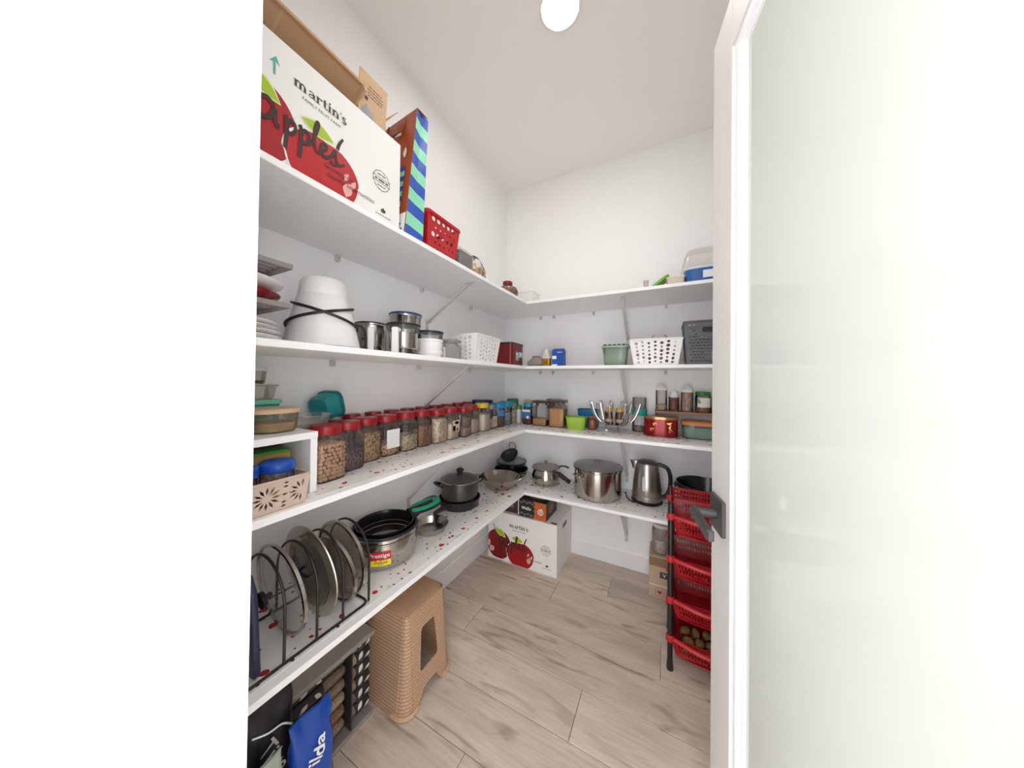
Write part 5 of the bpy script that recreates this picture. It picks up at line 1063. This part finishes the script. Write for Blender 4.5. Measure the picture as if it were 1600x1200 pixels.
for i in range(6):
    z = .262-.0445*i; s_ = .0215
    t = thing('spice_jar', 'spice jar lying on its side, %s of the left rack column' % rows[i], 'spice jar', (.168, .47, z+.0004), group='spice jars in the grey rack')
    My = RX(-90)
    MB().lathe([(s_, .0), (s_, .10), (s_*.98, .104)], 24, M=My).obj('cap', M_CAPB, t); MB().lathe([(s_*.93, .104), (s_*.93, .170), (s_*.8, .178), (s_*.5, .181)], 24, M=My).obj('jar_glass', clear('e6ddd4', .12, .06), t)
    MB().lathe([(s_*.86, .105), (s_*.86, .168), (s_*.72, .175), (s_*.45, .178)], 20, M=My).obj('contents', grain(sp[i][0], sp[i][1], 200), t)
    frc = lambda u, v, n: Vector(((s_+n)*math.cos(v/s_), u, (s_+n)*math.sin(v/s_)))
    decal('leaf_print', M_CAPW, [leafq(.03, -.008, .055, .008, .25), leafq(.075, .012, .095, -.004, .25)], frc, t, .0008)
    t = thing('spice_jar', 'black leaf-patterned spice jar, %s of the right rack column' % rows[i], 'spice jar', (.168, .662, z+.0004), group='spice jars in the grey rack')
    MB().lathe([(s_*.7, 0), (s_*.93, .006), (s_*.93, .026)], 24, M=My).obj('jar_glass', clear('e6ddd4', .12, .06), t); MB().lathe([(s_*.85, .004), (s_*.85, .025)], 20, M=My).obj('contents', grain(sp[(i+2) % 6][0], sp[(i+2) % 6][1], 200), t)
    MB().lathe([(s_, .026), (s_*1.03, .028), (s_*1.03, .074), (s_, .077)], 28, M=My).obj('cap', M_CAPB, t)
    s2 = s_*1.03; frc2 = lambda u, v, n: Vector(((s2+n)*math.cos(v/s2), u, (s2+n)*math.sin(v/s2)))
    decal('leaf_print', M_CAPW, [leafq(.030, .000, .050, .018, .26), leafq(.056, -.016, .074, .004, .26), leafq(.032, -.024, .05, -.010, .26)], frc2, t, .0008)
# bags on the floor at the left
def foodbag(name, label, x, y, hx, hy, h, m, rz=0):
    t = thing(name, label, 'bag', (x, y, .0004), math.radians(rz))
    lev = [(0, hx*.92, hy*.92, 4), (.01, hx, hy, 4), (h*.2, hx*1.04, hy*1.02, 3.4), (h*.35, hx*1.06, hy*1.03, 3.2), (h*.5, hx*1.0, hy*1.02, 3.1), (h*.7, hx*.92, hy, 3), (h*.8, hx*.7, hy*.99, 3), (h*.9, hx*.4, hy*.98, 3), (h*.95, hx*.16, hy, 4), (h, hx*.12, hy*1.02, 6)]
    rnd = Vector((x*50, y*50, 3))
    def wob(p): p = Vector(p); return p+Vector((1, .3, 0))*.010*noise.noise(p*30+rnd)*(1 if p.z > .01 else 0)
    bm = MB().loft(lev, 48); bm.v = [tuple(wob(p)) for p in bm.v]
    bm.obj('bag_film', m, t, smooth=50)
    def surf(u, v, n):
        for A, B in zip(lev, lev[1:]):
            if A[0] <= v <= B[0]: break
        k = (v-A[0])/(B[0]-A[0]); a, b, e = [A[i]+(B[i]-A[i])*k for i in (1, 2, 3)]
        q = max(0, 1-min(abs(u)/b, 1)**e)**(1/e); p = wob((a*q, u, v)); p.x += n; return p
    return t, surf
bag1, f1 = foodbag('rice_bag', 'shiny blue rice bag standing before the spice rack', .304, .472, .033, .052, .318, mat('1c4aa6', .2), 0)
def band(u0, u1, v0, v1, k=6):
    vs = []; fs = []
    for i in range(k+1):
        for j_ in range(k+1): vs.append((u0+(u1-u0)*i/k, v0+(v1-v0)*j_/k))
    for i in range(k):
        for j_ in range(k): q = i*(k+1)+j_; fs.append((q, q+k+1, q+k+2, q+1))
    return vs, fs
decal('bag_panel', M_WHITEP, [band(-.032, .030, .012, .10)], f1, bag1, .0012); decal('lettering', M_WHITEP, [sh(txt('Tilda', .085, bold=.02), -.004, .215, 1, 66)], f1, bag1, .0035)
decal('bag_dots', mat('9db8ea', .4), [grid_patch(-.046+.008*i, -.043+.008*i, .105+.014*k+.006*(i % 2), .113+.014*k+.006*(i % 2), 1) for i in range(3) for k in range(5)], f1, bag1, .002)
bag2, f2 = foodbag('rice_bag', 'black rice bag with white lettering behind the blue bag', .241, .400, .022, .052, .405, mat('17161a', .35), 0)
decal('lettering', mat('c9c5c4', .4), [sh(txt('Tilda', .10, bold=.01), .006, .245, 1, -66)], f2, bag2, .0035)
MB().tube([tuple(p) for p in smooth_pts([f2(-.04, .33, .004), f2(-.01, .318, .004), f2(.02, .312, .004), f2(.042, .29, .004)], 4)], .0022, 6).obj('tie_string', M_WHITEP, bag2)
bag3, f3 = foodbag('snack_bag', 'pale green and maroon food bag at far left on floor', .308, .352, .034, .050, .295, mat('a9b6a2', .4), 0)
decal('bag_print', mat('6d2a2c', .4), [band(-.045, .04, .17, .25)], f3, bag3, .0015); decal('bag_print', mat('8fc3d6', .4), [band(.0, .045, .03, .12)], f3, bag3, .0015); decal('bag_print', mat('d9d3b0', .4), [band(-.045, -.005, .04, .15)], f3, bag3, .0015)
# kraft box under the back shelf
t = thing('kraft_box', 'tan printed box beside the red basket tower on the floor', 'carton', (1.075, 1.88, .0004)); MB().bbox(0, .15, 0, .16, 0, .232, .001).obj('carton_body', mat('c3a68d', .7), t, smooth=0); MB().box(0, .15, -.0008, 0, .175, .225).obj('window_panel', mat('8f7355', .5), t, smooth=0)
fr = plane((0, 0, 0), (1, 0, 0), (0, 0, 1)); decal('brand_patch', mat('4d4640', .6), [grid_patch(.055, .11, .115, .15, 1)], fr, t, .0012); decal('lettering', M_WHITEP, [sh(txt('V', .018), .078, .133)], fr, t, .0018); decal('line_print', M_WHITEP, [grid_patch(.0, .15, .068, .072, 1)], fr, t, .0012)
ht = [(.055+.012*math.sin(q)**3*1.0, .033+.0009*(13*math.cos(q)-5*math.cos(2*q)-2*math.cos(3*q)-math.cos(4*q))*.8) for q in [2*PI*k/24 for k in range(24)]]
decal('heart_print', mat('9a3a35', .6), [poly(ht)], fr, t, .0012); decal('frame_print', mat('6d5546', .6), [ribbon([(.033, .012), (.077, .012), (.077, .054), (.033, .054), (.033, .012)], .002, 0), ribbon([(.09, .012), (.13, .012), (.13, .054), (.09, .054), (.09, .012)], .002, 0)], fr, t, .0012)
rjar(1.135, 1.95, .2328, .048, .165, mat('d9d4d0', .5), grain('b9a898', 'd8ccc0', 60), .5, 'clear jar with pale lid standing on the tan box', lid_h=.02, glass=clear('efeae8', .25, .06))
# red basket tower
t = thing('basket_tower', 'red four tier plastic vegetable basket tower with black posts', 'basket tower', (1.325, 1.56, .0004))
hxT, hyT = .148, .115
zt = [.637, .458, .285, .122]
def towerholes(w, h): return slots(2, 17, .5, .62, .30, .86)(w, h)
M_TOW = mat('a81820', .32)
for i, z in enumerate(zt):
    hb = .085; flare = .022; b = MB(); hx0, hy0 = hxT-flare-.004, hyT-flare
    for k, (d, w) in enumerate(((hx0, hy0), (hy0, hx0), (hx0, hy0), (hy0, hx0))):
        vs, fs = holed([(-w, 0), (w, 0), (w, hb), (-w, hb)], towerholes(2*w, hb), .0028); R = RZ(90*k); out = []
        for u, v, nn in vs:
            q = flare*v/hb; bul = (.035*(1-(u/w)**2) if k == 3 else 0); out.append(R @ Vector((d+q+nn+bul*(.4+.6*v/hb), u*(1+q/w), v)))
        b.add(out, fs)
    fo = [(-hx0, -hy0), (-hx0*.5, -hy0-.011), (0, -hy0-.014), (hx0*.5, -hy0-.011), (hx0, -hy0), (hx0, hy0), (-hx0, hy0)]
    b.prism(fo, .003)
    bk_ = b.obj('basket', M_TOW, t, loc=(0, 0, z-hb+.012), smooth=20)
    rw = .055 if i == 0 else .085
    rim = [(-hxT, -hyT, .085)]+[(-hxT+2*hxT*q/10, -hyT-.034*math.sin(PI*q/10), .085-.006*math.sin(PI*q/10)) for q in range(1, 10)]+[(hxT, -hyT, .085)]
    MB().tube(rim, .009, 8).obj('front_lip', M_RED2, bk_)
    sd = MB()
    for s_ in (-1, 1):
        vs, fs = holed([(-hyT, 0), (hyT, 0), (hyT, rw), (hyT*.2, rw-.003), (-hyT, .035)], slots(2, 12, .45, .5, .2, .75, skip=lambda u, v, w, h: v > .035+.02*(u/hyT))(2*hyT, .08), .003)
        sd.add([(s_*(hxT-.001+.10*v*.1)+nn, u, v+.083) for u, v, nn in vs], fs)
    vs, fs = holed([(-hxT, 0), (hxT, 0), (hxT, rw), (-hxT, rw)], slots(2, 14, .5, .6, .12, .85)(2*hxT, rw), .003)
    sd.add([(u, hyT+.0+nn, v+.083) for u, v, nn in vs], fs); sd.obj('raised_wall', M_TOW, bk_, smooth=0)
    for sx in (-1, 1):
        for sy in (-1, 1):
            MB().lathe([(.0125, .070), (.0165, .074), (.0175, .084), (.0165, .094), (.0125, .098)], 20, M=T(sx*hxT, sy*hyT, 0)).obj('collar', M_RED2, bk_)
for sx in (-1, 1):
    for sy in (-1, 1):
        MB().lathe([(.013, 0), (.0135, .004), (.0115, .03), (.0105, .04), (.0105, .70), (.008, .705)], 20, M=T(sx*hxT, sy*hyT, 0)).obj('post', M_BLACK, t)
# vegetables, one by one
def veg(name, label, cat, grp, p, r, m, seed, stretch=1.3):
    rnd = random.Random(seed); b = MB(); b.ball((0, 0, 0), r, r*stretch, r*.9, 16, 10)
    b.v = [tuple(Vector(q)*(1+.16*noise.noise(Vector(q)*30+Vector((seed, 0, 0))))) for q in b.v]
    return tag(b.obj(name, m, None, p, (rnd.uniform(-.5, .5), rnd.uniform(-.5, .5), rnd.uniform(0, 3)), smooth=80), label, cat, grp)
M_POT = grain('74532f', '9c7848', 35, .75, 'NOISE', .15); zf = .0004+zt[3]-.073+.0035
k = 0
for row, (yy, zz, n_) in enumerate(((1.487, .018, 5), (1.540, .018, 5), (1.593, .018, 5), (1.507, .052, 5), (1.562, .052, 5))):
    for i in range(n_):
        x = 1.325-.105+.21*(i+.5)/n_+(.006 if row % 2 else -.004)
        veg('potato', 'brown potato in bottom red tier, %s, %s from the left' % (('front row', 'middle row', 'back row', 'upper front row', 'upper back row')[row], ('first', 'second', 'third', 'fourth', 'fifth')[i]), 'potato', 'potatoes in the red tower', (x, yy+.006*((i*7) % 3-1), zf+zz), .0155+.001*((k*5) % 3), M_POT, k+1); k += 1
M_ONI = grain('5b1c2b', '8a3a48', 40, .4, 'NOISE', .1)
zf = .0004+zt[0]-.073+.0035
for i, (x, y) in enumerate(((1.262, 1.53), (1.325, 1.50), (1.385, 1.54))):
    o = thing('red_onion', 'purple onion in the top red tier, %s one' % ('left', 'middle', 'right')[i], 'onion', (x, y, zf), group='onions in the red tower')
    MB().lathe([(.006, 0), (.022, .008), (.030, .026), (.024, .045), (.008, .056)], 24).obj('bulb', M_ONI, o); MB().lathe([(.007, .054), (.004, .066), (.005, .072)], 10).obj('stem', mat('a98a6a', .8), o)
M_GAR = mat('d9cbbb', .6)
for i, (x, y, zi) in enumerate(((1.275, 1.49, 1), (1.305, 1.475, 1), (1.34, 1.50, 1), (1.31, 1.49, 2))):
    zf = .0004+zt[zi]-.073+.0033
    o = thing('garlic_clove', ('garlic clove in the second red tier, %s one' % ('left', 'middle', 'right')[i]) if zi == 1 else 'single garlic clove in the third red tier', 'garlic', (x, y, zf), i*1.1, group='garlic cloves in the red tower')
    MB().loft([(0, .006, .009, 2), (.006, .010, .015, 2), (.013, .007, .011, 2), (.02, .002, .003, 2)], 14).obj('clove', M_GAR, o); MB().tube([(0, 0, .019), (.002, .002, .027)], [.0018, .0008], 6).obj('tip', mat('b9a58c', .8), o)
t = thing('produce_bag', 'white plastic produce bag in the second red tier', 'bag', (1.395, 1.56, .0004+zt[1]-.073+.0033)); bm = MB().loft([(0, .035, .05, 3), (.02, .045, .06, 3), (.06, .04, .05, 3), (.095, .02, .03, 2.5), (.115, .012, .02, 2.5)], 24); bm.v = [tuple(Vector(p)*(1+.14*noise.noise(Vector(p)*40))) for p in bm.v]; bm.obj('bag_film', clear('efe6e2', .6, .25), t, smooth=60)
